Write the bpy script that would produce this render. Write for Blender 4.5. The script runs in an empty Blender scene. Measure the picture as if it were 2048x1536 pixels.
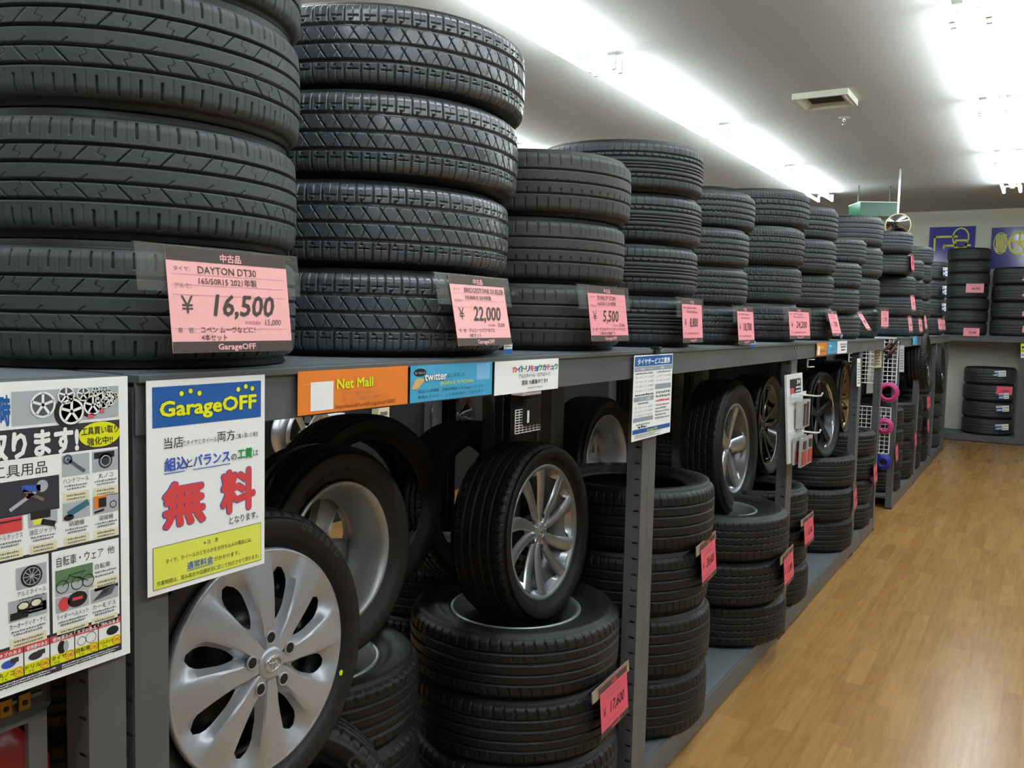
import bpy, math, random
import numpy as np
from mathutils import Matrix, Vector
random.seed(7)
SC = bpy.context.scene
COL = SC.collection
# ------------------------------------------------------------------ camera
F, YAW, PIT, ROL, CAMX, CAMZ = 1750.0, 0.54527, -0.075232, 0.0235377, 1.05381, 1.576092
ZB, ZT = 1.40329, 1.48902          # underside and top of the front beam
_fw = np.array([-math.sin(YAW)*math.cos(PIT), math.cos(YAW)*math.cos(PIT), math.sin(PIT)])
_r0 = np.array([math.cos(YAW), math.sin(YAW), 0.0]); _u0 = np.cross(_r0, _fw)
_r = _r0*math.cos(ROL)+_u0*math.sin(ROL); _u = -_r0*math.sin(ROL)+_u0*math.cos(ROL)
_c = np.array([CAMX, 0.0, CAMZ])
cam = bpy.data.cameras.new('camera'); camo = bpy.data.objects.new('camera', cam); COL.objects.link(camo)
cam.sensor_fit = 'HORIZONTAL'; cam.sensor_width = 36.0; cam.lens = F/2048*36.0; cam.clip_start = 0.05; cam.clip_end = 60
M = Matrix.Identity(4)
for i in range(3):
    M[i][0], M[i][1], M[i][2], M[i][3] = _r[i], _u[i], -_fw[i], _c[i]
camo.matrix_world = M
SC.camera = camo

def proj(P):
    d = np.asarray(P, float)-_c; z = d@_fw
    return 1024+F*(d@_r)/z, 768-F*(d@_u)/z
def ray(x, y):
    return _fw*F+_r*(x-1024)-_u*(y-768)
def atx(x, y, X=0.0):
    d = ray(x, y); return _c+d*((X-_c[0])/d[0])
def aty(x, y, Y):
    d = ray(x, y); return _c+d*((Y-_c[1])/d[1])
def atz(x, y, Z):
    d = ray(x, y); return _c+d*((Z-_c[2])/d[2])
def atd(x, y, dep):
    d = ray(x, y); return _c+d*(dep/(d@_fw))

# ------------------------------------------------------------------ world, exposure
w = bpy.data.worlds.new('world'); SC.world = w; w.use_nodes = True
w.node_tree.nodes['Background'].inputs[0].default_value = (0.9, 0.95, 1.0, 1)
w.node_tree.nodes['Background'].inputs[1].default_value = 0.02
SC.view_settings.view_transform = 'Standard'; SC.view_settings.look = 'None'
SC.view_settings.gamma = 1.0; SC.view_settings.use_curve_mapping = False
SC.view_settings.exposure = 0.52
TUBE_POWER = 24.0

# ------------------------------------------------------------------ materials
def lin(c):
    return tuple(((v/255)/12.92 if v/255 <= 0.04045 else ((v/255+0.055)/1.055)**2.4) for v in c)
MATS = {}
def mat(name, rgb, rough=0.5, metal=0.0, spec=0.5, alpha=None, emit=None, noise=0.0, nscale=30, bump=0.0, bscale=200, trans=0.0, coat=0.0):
    if name in MATS: return MATS[name]
    m = bpy.data.materials.new(name); m.use_nodes = True; nt = m.node_tree
    b = nt.nodes['Principled BSDF']
    col = tuple(lin(rgb))+(1,)
    b.inputs['Base Color'].default_value = col
    b.inputs['Roughness'].default_value = rough; b.inputs['Metallic'].default_value = metal
    b.inputs['Specular IOR Level'].default_value = spec
    b.inputs['Coat Weight'].default_value = coat
    if trans: b.inputs['Transmission Weight'].default_value = trans
    if alpha is not None: b.inputs['Alpha'].default_value = alpha
    if emit:
        b.inputs['Emission Color'].default_value = tuple(emit[:3])+(1,); b.inputs['Emission Strength'].default_value = emit[3]
    if noise or bump:
        tc = nt.nodes.new('ShaderNodeTexCoord')
    if noise:
        n = nt.nodes.new('ShaderNodeTexNoise'); n.inputs['Scale'].default_value = nscale; n.inputs['Detail'].default_value = 5
        nt.links.new(tc.outputs['Object'], n.inputs['Vector'])
        r = nt.nodes.new('ShaderNodeMapRange'); r.inputs['To Min'].default_value = 1-noise; r.inputs['To Max'].default_value = 1+noise
        nt.links.new(n.outputs['Fac'], r.inputs['Value'])
        mx = nt.nodes.new('ShaderNodeVectorMath'); mx.operation = 'SCALE'; mx.inputs[0].default_value = col[:3]
        nt.links.new(r.outputs[0], mx.inputs['Scale']); nt.links.new(mx.outputs[0], b.inputs['Base Color'])
        r2 = nt.nodes.new('ShaderNodeMapRange'); r2.inputs['To Min'].default_value = max(0, rough-0.12); r2.inputs['To Max'].default_value = min(1, rough+0.12)
        nt.links.new(n.outputs['Fac'], r2.inputs['Value']); nt.links.new(r2.outputs[0], b.inputs['Roughness'])
    if bump:
        n2 = nt.nodes.new('ShaderNodeTexNoise'); n2.inputs['Scale'].default_value = bscale; n2.inputs['Detail'].default_value = 3
        nt.links.new(tc.outputs['Object'], n2.inputs['Vector'])
        bp = nt.nodes.new('ShaderNodeBump'); bp.inputs['Strength'].default_value = bump; bp.inputs['Distance'].default_value = 0.002
        nt.links.new(n2.outputs['Fac'], bp.inputs['Height']); nt.links.new(bp.outputs[0], b.inputs['Normal'])
    MATS[name] = m; return m

R_DUSTY = mat('rubber dusty tread', (64, 68, 69), 0.62, spec=0.45, noise=0.22, nscale=9, bump=0.15)
R_GLOSS = mat('rubber glossy tread', (74, 76, 81), 0.27, spec=0.75, noise=0.18, nscale=12, bump=0.1)
R_MID = mat('rubber tread', (52, 54, 58), 0.5, spec=0.5, noise=0.2, nscale=10, bump=0.12)
R_BROWN = mat('rubber worn tread', (58, 58, 57), 0.58, spec=0.45, noise=0.22, nscale=9, bump=0.15)
R_SHADE = mat('shade darkened rubber tread', (28, 28, 30), 0.5, spec=0.4, noise=0.2, nscale=10, bump=0.12)  # under-shelf shade put into the colour: rubber darkened for the lower tires
R_SIDE = mat('rubber sidewall', (21, 21, 22), 0.55, spec=0.45, noise=0.15, nscale=14)
RACK = mat('grey rack paint', (92, 94, 97), 0.42, spec=0.5, noise=0.06, nscale=8)
RACKD = mat('grey rack deck paint', (98, 103, 110), 0.5, noise=0.06, nscale=6)
BLACKP = mat('black plastic', (18, 18, 20), 0.45)
STEEL = mat('bright steel', (190, 190, 192), 0.3, metal=1.0)
PAPER = mat('white paper', (249, 250, 250), 0.75, spec=0.3)
PINK = mat('pink card paper', (246, 158, 168), 0.6, spec=0.3)
PINKL = mat('light pink card paper', (252, 184, 184), 0.55, spec=0.35)
PINKH = mat('hot pink card paper', (238, 94, 114), 0.55, spec=0.35)
BROWN = mat('card band ink', (72, 58, 56), 0.55)
INK = mat('black ink', (28, 24, 26), 0.6)
INKR = mat('dark red brown ink', (84, 30, 36), 0.6)
INKG = mat('grey ink', (120, 112, 112), 0.6)
INKP = mat('faded pink ink', (190, 110, 116), 0.6)
NAVY = mat('logo blue ink', (28, 92, 170), 0.5)
BLUE = mat('blue lettering ink', (60, 90, 190), 0.55)
GREENI = mat('green lettering ink', (40, 150, 70), 0.55)
YEL = mat('yellow ink', (236, 236, 20), 0.5)
YELP = mat('pale yellow ink', (232, 236, 90), 0.6)
RED = mat('red ink', (224, 70, 74), 0.55)
ORANGE = mat('orange ink', (240, 132, 44), 0.45)
SKY = mat('sky blue ink', (70, 170, 214), 0.45)
DARKB = mat('poster dark ink', (52, 50, 60), 0.55)
CREAM = mat('cream ink', (236, 230, 196), 0.6)
GREYP = mat('photo grey ink', (178, 182, 190), 0.6)
GREYD = mat('photo dark grey ink', (84, 88, 98), 0.6)
TEALI = mat('photo teal ink', (50, 110, 130), 0.6)
GRNP = mat('photo green ink', (96, 130, 90), 0.6)
SILV = mat('silver painted alloy', (196, 199, 206), 0.3, metal=0.85, spec=0.5)
SILVC = mat('silver hub cap paint', (184, 188, 198), 0.38, metal=0.55, spec=0.5)
SILVD = mat('raw alloy barrel', (168, 170, 172), 0.42, metal=0.75)
GUNM = mat('dark gunmetal alloy', (70, 70, 76), 0.3, metal=0.8)
GLOSSB = mat('gloss black alloy', (16, 16, 18), 0.14, spec=0.6, coat=0.5)
BRONZE = mat('bronze alloy', (118, 90, 60), 0.3, metal=0.8)
CHROME = mat('chrome', (220, 222, 226), 0.1, metal=1.0)
DSTEEL = mat('black steel wheel', (22, 23, 26), 0.35, spec=0.6)
WHITEP = mat('white painted wire', (228, 230, 232), 0.4)
ACRY = None

def clearplastic():
    m = bpy.data.materials.new('clear plastic sleeve'); m.use_nodes = True; nt = m.node_tree
    nt.nodes.clear()
    out = nt.nodes.new('ShaderNodeOutputMaterial'); mx = nt.nodes.new('ShaderNodeMixShader')
    tr = nt.nodes.new('ShaderNodeBsdfTransparent'); tr.inputs[0].default_value = (0.86, 0.87, 0.85, 1)
    gl = nt.nodes.new('ShaderNodeBsdfPrincipled'); gl.inputs['Base Color'].default_value = (0.6, 0.6, 0.58, 1); gl.inputs['Roughness'].default_value = 0.12
    mx.inputs[0].default_value = 0.09
    nt.links.new(tr.outputs[0], mx.inputs[1]); nt.links.new(gl.outputs[0], mx.inputs[2]); nt.links.new(mx.outputs[0], out.inputs[0])
    return m
ACRY = clearplastic()

# ------------------------------------------------------------------ mesh building
class MB:
    def __init__(s): s.v = []; s.f = []; s.m = []; s.mats = []
    def mi(s, m):
        if m not in s.mats: s.mats.append(m)
        return s.mats.index(m)
    def add(s, vs, fs, m):
        o = len(s.v); k = s.mi(m)
        s.v.extend(tuple(map(float, v)) for v in vs)
        for f in fs: s.f.append(tuple(i+o for i in f)); s.m.append(k)
    def box(s, lo, hi, m):
        x0, y0, z0 = lo; x1, y1, z1 = hi
        s.add([(x0,y0,z0),(x1,y0,z0),(x1,y1,z0),(x0,y1,z0),(x0,y0,z1),(x1,y0,z1),(x1,y1,z1),(x0,y1,z1)],
              [(0,3,2,1),(4,5,6,7),(0,1,5,4),(1,2,6,5),(2,3,7,6),(3,0,4,7)], m)
    def hexa(s, a, b, m):      # two quads of 4 points, front a and rear b
        s.add(list(a)+list(b), [(0,1,2,3),(7,6,5,4),(0,4,5,1),(1,5,6,2),(2,6,7,3),(3,7,4,0)], m)
    def tube(s, pts, r, m, n=8, closed=False, cap=True):
        pts = [np.array(p, float) for p in pts]; N = len(pts); vs = []; up = None
        for i, p in enumerate(pts):
            a = pts[(i-1) % N] if (closed or i > 0) else pts[i]
            b = pts[(i+1) % N] if (closed or i < N-1) else pts[i]
            t = b-a; t = t/(np.linalg.norm(t)+1e-12)
            if up is None:
                up = np.array([0,0,1.0]) if abs(t[2]) < 0.9 else np.array([1.0,0,0])
            e = np.cross(t, up); e /= (np.linalg.norm(e)+1e-12); g = np.cross(e, t); up = g
            rr = r[i] if hasattr(r, '__len__') else r
            for k in range(n):
                an = 2*math.pi*k/n; vs.append(p+rr*(math.cos(an)*e+math.sin(an)*g))
        fs = []
        L = N if closed else N-1
        for i in range(L):
            for k in range(n):
                a = i*n+k; b = i*n+(k+1) % n; c = ((i+1) % N)*n+(k+1) % n; d = ((i+1) % N)*n+k
                fs.append((a, b, c, d))
        if cap and not closed:
            fs.append(tuple(range(n-1, -1, -1))); fs.append(tuple((N-1)*n+k for k in range(n)))
        s.add(vs, fs, m)
    def lathe(s, prof, m, n=64, closed=False):   # (r, z) about Z
        vs = []; P = len(prof)
        for k in range(n):
            a = 2*math.pi*k/n
            for r, z in prof: vs.append((r*math.cos(a), r*math.sin(a), z))
        fs = []
        for k in range(n):
            for i in range(P if closed else P-1):
                j = (i+1) % P; q = (k+1) % n
                fs.append((k*P+i, q*P+i, q*P+j, k*P+j))
        s.add(vs, fs, m)
    def mesh(s, name, org=(0,0,0), smooth=False):
        me = bpy.data.meshes.new(name)
        v = np.array(s.v, dtype=np.float64).reshape(-1, 3)-np.array(org)
        me.from_pydata(v.tolist(), [], s.f); me.polygons.foreach_set('material_index', s.m)
        for m in s.mats: me.materials.append(m)
        if smooth: me.polygons.foreach_set('use_smooth', [True]*len(me.polygons))
        me.update(); return me
    def build(s, name, parent=None, smooth=False, bevel=0):
        org = parent.matrix_world.translation if parent else (0,0,0)
        if parent is None:
            v = np.array(s.v); org = ((v[:,0].min()+v[:,0].max())/2, (v[:,1].min()+v[:,1].max())/2, v[:,2].min())
        o = bpy.data.objects.new(name, s.mesh(name, org, smooth)); COL.objects.link(o)
        if parent: o.parent = parent
        else:
            o.location = org; o.matrix_world = Matrix.Translation(org)
        if bevel:
            b = o.modifiers.new('bevel', 'BEVEL'); b.width = bevel; b.segments = 2; b.limit_method = 'ANGLE'
        return o

def tag(o, label=None, cat=None, group=None, kind=None):
    if label: o['label'] = label
    if cat: o['category'] = cat
    if group: o['group'] = group
    if kind: o['kind'] = kind
    return o
def empty(name, loc, label, cat, group=None, rot=None):
    o = bpy.data.objects.new(name, None); COL.objects.link(o); o.empty_display_size = 0.05
    mw = Matrix.Translation(Vector(loc))
    if rot is not None: mw = mw @ rot.to_4x4()
    o.matrix_world = mw
    return tag(o, label, cat, group)
def child(name, me, parent, label=None):
    o = bpy.data.objects.new(name, me); COL.objects.link(o); o.parent = parent
    if label: o['label'] = label
    return o

# ------------------------------------------------------------------ lettering
_tc = {}
def glyphs(txt, bold=0.0):
    k = (txt, bold)
    if k in _tc: return _tc[k]
    c = bpy.data.curves.new('t', 'FONT'); c.body = txt; c.resolution_u = 2; c.offset = bold
    o = bpy.data.objects.new('t', c); COL.objects.link(o)
    me = bpy.data.meshes.new_from_object(o.evaluated_get(bpy.context.evaluated_depsgraph_get()))
    v = [(p.co.x, p.co.y) for p in me.vertices]; f = [tuple(p.vertices) for p in me.polygons]
    bpy.data.objects.remove(o); bpy.data.curves.remove(c); bpy.data.meshes.remove(me)
    _tc[k] = (v, f); return _tc[k]

class Sheet:
    """flat print on a quad; u to the right 0..W, v up 0..H in own units"""
    def __init__(s, BL, BR, TR, TL, W, H, thick=0.0012, back=PAPER):
        s.q = [np.array(p, float) for p in (BL, BR, TR, TL)]; s.W = W; s.H = H
        n = np.cross(s.q[1]-s.q[0], s.q[3]-s.q[0]); s.n = n/np.linalg.norm(n)
        if s.n@(_c-s.q[0]) < 0: s.n = -s.n
        s.b = MB(); s.thick = thick
        s.paper = MB(); s.paper.hexa(s.q, [p-s.n*thick for p in s.q], back)
    def P(s, u, v, l=1):
        a = u/s.W; b = v/s.H; q = s.q
        return q[0]*(1-a)*(1-b)+q[1]*a*(1-b)+q[2]*a*b+q[3]*(1-a)*b+s.n*(0.0003*l)
    def poly(s, pts, m, l=1):
        s.b.add([s.P(u, v, l) for u, v in pts], [tuple(range(len(pts)))], m)
    def rect(s, u0, v0, u1, v1, m, l=1): s.poly([(u0,v0),(u1,v0),(u1,v1),(u0,v1)], m, l)
    def line(s, u0, v0, u1, v1, w, m, l=2):
        d = math.hypot(u1-u0, v1-v0); a = -(v1-v0)/d*w/2; b = (u1-u0)/d*w/2
        s.poly([(u0-a,v0-b),(u1-a,v1-b),(u1+a,v1+b),(u0+a,v0+b)], m, l)
    def disc(s, u, v, r, m, l=1, ry=None, n=24, a0=0, a1=2*math.pi):
        ry = ry or r
        s.poly([(u+r*math.cos(a0+(a1-a0)*k/n), v+ry*math.sin(a0+(a1-a0)*k/n)) for k in range(n)], m, l)
    def ring(s, u, v, r, t, m, l=1, ry=None, n=28, a0=0, a1=2*math.pi):
        ry = ry or r; vs = []
        for k in range(n+1):
            a = a0+(a1-a0)*k/n
            vs.append(s.P(u+r*math.cos(a), v+ry*math.sin(a), l)); vs.append(s.P(u+(r-t)*math.cos(a), v+(ry-t)*math.sin(a), l))
        s.b.add(vs, [(2*k, 2*k+2, 2*k+3, 2*k+1) for k in range(n)], m)
    def text(s, t, u, v, h, m, l=3, bold=0.0, shear=0.0, al='L', w=None, cond=1.0):
        cjk = any(ord(c) > 0x2E80 for c in t)
        vs, fs = glyphs(t, 0.0)
        if not vs: return
        x0 = min(p[0] for p in vs); x1 = max(p[0] for p in vs)
        k = h/(0.90 if cjk else 0.72); kx = k*cond; bold = bold*0.8 if not cjk else bold
        if w: kx = w/(x1-x0)
        wd = (x1-x0)*kx
        o = u-(0 if al == 'L' else wd/2 if al == 'C' else wd)
        offs = [(0, 0)] if bold == 0 else [(bold*c_, bold*s_) for c_, s_ in ((1,0),(.7,.7),(0,1),(-.7,.7),(-1,0),(-.7,-.7),(0,-1),(.7,-.7))]
        for n_, (dx, dy) in enumerate(offs):
            s.b.add([s.P(o+(x-x0+dx)*kx+shear*y*k, v+(y+dy)*k, l+0.02*n_) for x, y in vs], fs, m)
    def bars(s, u0, u1, v, h, m, l=2, seed=1, gap=0.25):      # unreadably small lines of print
        rr = random.Random(seed); x = u0
        while x < u1:
            wd = h*rr.uniform(0.6, 1.3)
            s.rect(x, v, min(u1, x+wd), v+h*rr.uniform(0.6, 1.0), m, l); x += wd+h*gap*rr.uniform(0.6, 2)
    def thing(s, name, label, cat, group=None, parts=()):
        c = sum(s.q)/4; loc = (c[0], c[1], min(p[2] for p in s.q))
        r = empty(name, loc, label, cat, group)
        s.paper.build('paper', r); s.b.build('print', r)
        return r

# ------------------------------------------------------------------ tires
def g(d, hw, soft=0.0008): return np.clip((hw-np.abs(d))/soft+0.5, 0, 1)
def tread_depth(kind, A, S, P, hw_s):
    """A in pitches, S -1..1 over the tread; P pitch length m; hw_s half tread width m; returns 0..1"""
    def saw(a, o=0.0): return ((A*a-o+0.5) % 1-0.5)*P/a
    def circ(s0, hw): return g((S-s0)*hw_s, hw)
    d = np.zeros_like(S)
    sh = np.abs(S)
    if kind == 'summer':        # asymmetrical sports tread with zigzag sipes
        for s0 in (0.5, 0.17, -0.15, -0.48): d = np.maximum(d, circ(s0, 0.0022))
        m = (sh > 0.64)*(sh < 0.95)
        d = np.maximum(d, m*g(saw(2), 0.0012)); d = np.maximum(d, (sh > 0.56)*0.6*g(saw(2, 0.5), 0.0004))
        for lo, hi, sg in ((0.19, 0.47, 1), (-0.45, -0.18, -1)):
            t = (S-lo)/(hi-lo); inb = (t > 0)*(t < 1)
            d = np.maximum(d, inb*(t < 0.94)*g((((A-sg*(0.36*t-0.18)-0.2+0.5) % 1)-0.5)*P*0.8, 0.0005))
            z = np.where(t < 0.40, 0.20*t, np.where(t < 0.56, 0.08-(t-0.40)*1.1, -0.096+0.20*(t-0.56)))
            d = np.maximum(d, inb*0.8*g((((A-sg*z-0.70+0.5) % 1)-0.5)*P*0.8, 0.0002))
        t = (S+0.13)/0.28; inb = (t > 0)*(t < 0.35)
        d = np.maximum(d, inb*0.5*g((((A-0.5*t-0.2+0.5) % 1)-0.5)*P*0.8, 0.0006))
    elif kind == 'offroad':
        for s0 in (0.46, 0.0, -0.46): d = np.maximum(d, circ(s0, 0.0036))
        inb = (sh < 0.44)*(sh > 0.03)
        t = np.where(S > 0, S, S+0.46)/0.46
        d = np.maximum(d, inb*g((((A+0.75*t+0.5) % 1)-0.5)*P*0.75, 0.0008))
        d = np.maximum(d, inb*0.7*g((((A-0.5*t-0.25+0.5) % 1)-0.5)*P*0.8, 0.0003))
        m = sh > 0.5
        d = np.maximum(d, m*g(saw(1), 0.0015)); d = np.maximum(d, (sh > 0.60)*g(saw(1, 0.5), 0.0009))
        a = (A % 1)
        d = np.maximum(d, g((sh-0.68)*hw_s, 0.0009)*(np.abs(a-0.5) < 0.33))
        d = np.maximum(d, (sh > 0.5)*(sh < 0.6)*g(saw(1, 0.3), 0.0016))
        d = np.maximum(d, g((sh-0.58)*hw_s, 0.001)*(np.abs(a-0.38) < 0.12))
    elif kind == 'eco':
        for s0 in (0.42, 0.02, -0.4): d = np.maximum(d, circ(s0, 0.0019))
        d = np.maximum(d, (sh > 0.55)*(sh < 0.93)*g(saw(1), 0.0013))
        d = np.maximum(d, (sh > 0.44)*0.7*g(saw(1, 0.5), 0.0005))
        d = np.maximum(d, (S > 0.04)*(S < 0.4)*0.6*g(saw(1, 0.3), 0.0005))
        d = np.maximum(d, (S > -0.38)*(S < -0.22)*g(saw(1, 0.1), 0.0011))
        d = np.maximum(d, (S > 0.02)*(S < 0.12)*g(saw(1, 0.7), 0.0008))
    elif kind == 'ladder':
        for s0 in (0.56, 0.36, 0.15, 0.0, -0.15, -0.36, -0.56):
            d = np.maximum(d, circ(s0, 0.0026 if abs(s0) > 0.3 else 0.0020))
        inb = (sh > 0.36)*(sh < 0.56)
        d = np.maximum(d, inb*g((((A+0.5*S*np.sign(S)+0.5) % 1)-0.5)*P, 0.0017))
        d = np.maximum(d, (sh > 0.6)*0.9*g(saw(1), 0.0011)); d = np.maximum(d, (sh > 0.6)*0.6*g(saw(1, 0.5), 0.0006))
    elif kind == 'wave':
        for s0 in (0.55, 0.2, -0.15, -0.5):
            d = np.maximum(d, g((S-s0)*hw_s+0.0016*np.sign(np.sin(2*np.pi*A)), 0.0024))
        d = np.maximum(d, (sh > 0.6)*0.5*g(saw(1), 0.0008))
    elif kind == 'allseason':
        for s0 in (0.5, 0.17, -0.17, -0.5): d = np.maximum(d, circ(s0, 0.0030))
        d = np.maximum(d, (sh > 0.5)*g(saw(1), 0.0017)); d = np.maximum(d, (sh > 0.62)*0.8*g(saw(1, 0.5), 0.001))
        d = np.maximum(d, (sh < 0.5)*(sh > 0.17)*g((((A+0.9*S+0.5) % 1)-0.5)*P, 0.0013))
        d = np.maximum(d, g((sh-0.62)*hw_s, 0.0008)*((A % 1) > 0.4))
        d = np.maximum(d, (sh < 0.15)*(S > 0)*g(saw(1, 0.2), 0.0012))
    elif kind == 'touring':
        for s0 in (0.55, 0.2, -0.18, -0.52): d = np.maximum(d, circ(s0, 0.0026))
        d = np.maximum(d, (sh > 0.62)*g((((A+0.5*S+0.5) % 1)-0.5)*P, 0.0012))
        d = np.maximum(d, (sh > 0.58)*(S > 0)*0.6*g(saw(1, 0.5), 0.0006))
        d = np.maximum(d, (np.abs(S-0.37) < 0.08)*0.7*g((((A+1.0*S+0.5) % 1)-0.5)*P, 0.0008))
    elif kind == 'van':
        for s0 in (0.5, 0.16, -0.18, -0.52):
            tri = np.abs((A % 1)-0.5)*4-1
            d = np.maximum(d, g((S-s0)*hw_s+0.0026*tri, 0.0020))
        d = np.maximum(d, (sh > 0.64)*(sh < 0.9)*g(saw(1, 0.5), 0.0014))
    return d

KINDS = {}
def tire_kind(key, D, w, rim, pattern, npitch, step, m, deep=0.008, twid=0.43):
    R = D/2; h = twid*w
    P = 2*math.pi*R/npitch
    per = max(4, int(round(P/step))); nu = per*npitch
    ns = max(14, int(round(2*h/step)))
    s = np.linspace(-1, 1, ns+1); u = np.arange(nu)/per
    A, S = np.meshgrid(u, s, indexing='ij')
    dep = tread_depth(pattern, A, S, P, h)*deep
    base = R-0.004*S**2
    e = np.clip((np.abs(S)-0.80)/0.20, 0, 1)
    rs = 0.016
    base = base-rs*(1-np.sqrt(np.clip(1-e**2*0.92, 0, 1)))
    dep = dep*np.clip((1.0-np.abs(S))/0.03, 0, 1)
    r = base-dep
    th = A*(2*math.pi/npitch)
    v = np.stack([r*np.cos(th), r*np.sin(th), S*h], -1).reshape(-1, 3)
    i = np.arange(nu)[:, None]; j = np.arange(ns)[None, :]
    W = ns+1; i2 = (i+1) % nu
    f = np.stack([i*W+j, i2*W+j, i2*W+j+1, i*W+j+1], -1).reshape(-1, 4)
    me = bpy.data.meshes.new('tread_'+key)
    me.vertices.add(len(v)); me.vertices.foreach_set('co', v.ravel())
    me.loops.add(f.size); me.loops.foreach_set('vertex_index', f.ravel().astype(np.int32))
    me.polygons.add(len(f)); me.polygons.foreach_set('loop_start', np.arange(0, f.size, 4, dtype=np.int32))
    me.materials.append(m); me.update(calc_edges=True)
    rb = rim; re = float(base[0, 0])
    H = R-rb
    o = [(re, h), (re-0.006, h+0.004)]
    for t, zz in ((0.80, 0.490), (0.72, 0.4985), (0.62, 0.50), (0.5, 0.495), (0.4, 0.48), (0.30, 0.455), (0.29, 0.448), (0.2, 0.42), (0.10, 0.40), (0.04, 0.385), (0.0, 0.36)):
        o.append((rb+H*t, zz*w))
    inn = [(rb+0.004, 0.33*w), (rb+0.02, 0.35*w), (rb+H*0.45, 0.43*w), (rb+H*0.8, 0.36*w), (R-0.024, 0.22*w)]
    half = o+inn
    prof = half+[(a, -b) for a, b in reversed(half)]
    b = MB(); b.lathe(prof, R_SIDE, 120 if step < 0.003 else 72)
    KINDS[key] = dict(tread=me, side=b.mesh('sidewall_'+key, smooth=True), D=D, w=w, rim=rim)

def tire(key, loc, label, group, rot=None):
    k = KINDS[key]
    rt = empty('tire', loc, label, 'tire', group, rot)
    a = rt.matrix_world
    t = child('tread', k['tread'], rt); sw = child('sidewall', k['side'], rt)
    return rt

ORD = {1: ['single'], 2: ['bottom', 'top'], 3: ['bottom', 'middle', 'top'], 4: ['bottom', 'second lowest', 'second highest', 'top'],
       5: ['bottom', 'second lowest', 'middle', 'second highest', 'top'],
       6: ['bottom', 'second lowest', 'third lowest', 'third highest', 'second highest', 'top'],
       7: ['bottom', 'second lowest', 'third lowest', 'middle', 'third highest', 'second highest', 'top']}
def stack(key, desc, group, X, Ys, z0, look='black tire', jit=0.006):
    k = KINDS[key]; n = len(Ys); rr = random.Random(desc)
    for i, Y in enumerate(Ys):
        last = tire(key, (X+rr.uniform(-jit, jit), Y, z0+k['w']*(i+0.5)), f'{ORD[n][i]} {look} of the stack {desc}', group,
             Matrix.Rotation(rr.uniform(0, 6.28), 3, 'Z'))
    return last

tire_kind('A', 0.55, 0.184, 0.19, 'summer', 30, 0.00125, R_DUSTY)
tire_kind('B', 0.70, 0.182, 0.19, 'offroad', 64, 0.0013, R_GLOSS, 0.009)
tire_kind('C', 0.60, 0.183, 0.19, 'eco', 60, 0.0021, R_BROWN)
tire_kind('D', 0.60, 0.173, 0.19, 'ladder', 70, 0.0021, R_MID)
tire_kind('E', 0.56, 0.155, 0.178, 'wave', 90, 0.003, R_MID)
tire_kind('F', 0.60, 0.188, 0.19, 'allseason', 64, 0.003, R_MID)
tire_kind('G', 0.58, 0.190, 0.19, 'allseason', 64, 0.0036, R_MID)
tire_kind('H', 0.56, 0.166, 0.178, 'touring', 60, 0.0045, R_MID)
tire_kind('I', 0.62, 0.222, 0.20, 'touring', 60, 0.0045, R_MID)
tire_kind('J', 0.60, 0.187, 0.19, 'touring', 60, 0.006, R_MID)
tire_kind('L', 0.62, 0.225, 0.20, 'touring', 70, 0.0026, R_SHADE)
tire_kind('M', 0.66, 0.195, 0.205, 'touring', 64, 0.0026, R_SHADE)
tire_kind('V', 0.66, 0.205, 0.178, 'van', 60, 0.003, R_SHADE)
tire_kind('S', 0.60, 0.207, 0.19, 'touring', 60, 0.004, R_SHADE)
tire_kind('T', 0.60, 0.176, 0.19, 'touring', 60, 0.004, R_SHADE)
tire_kind('N', 0.60, 0.188, 0.19, 'touring', 60, 0.004, R_SHADE)

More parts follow.
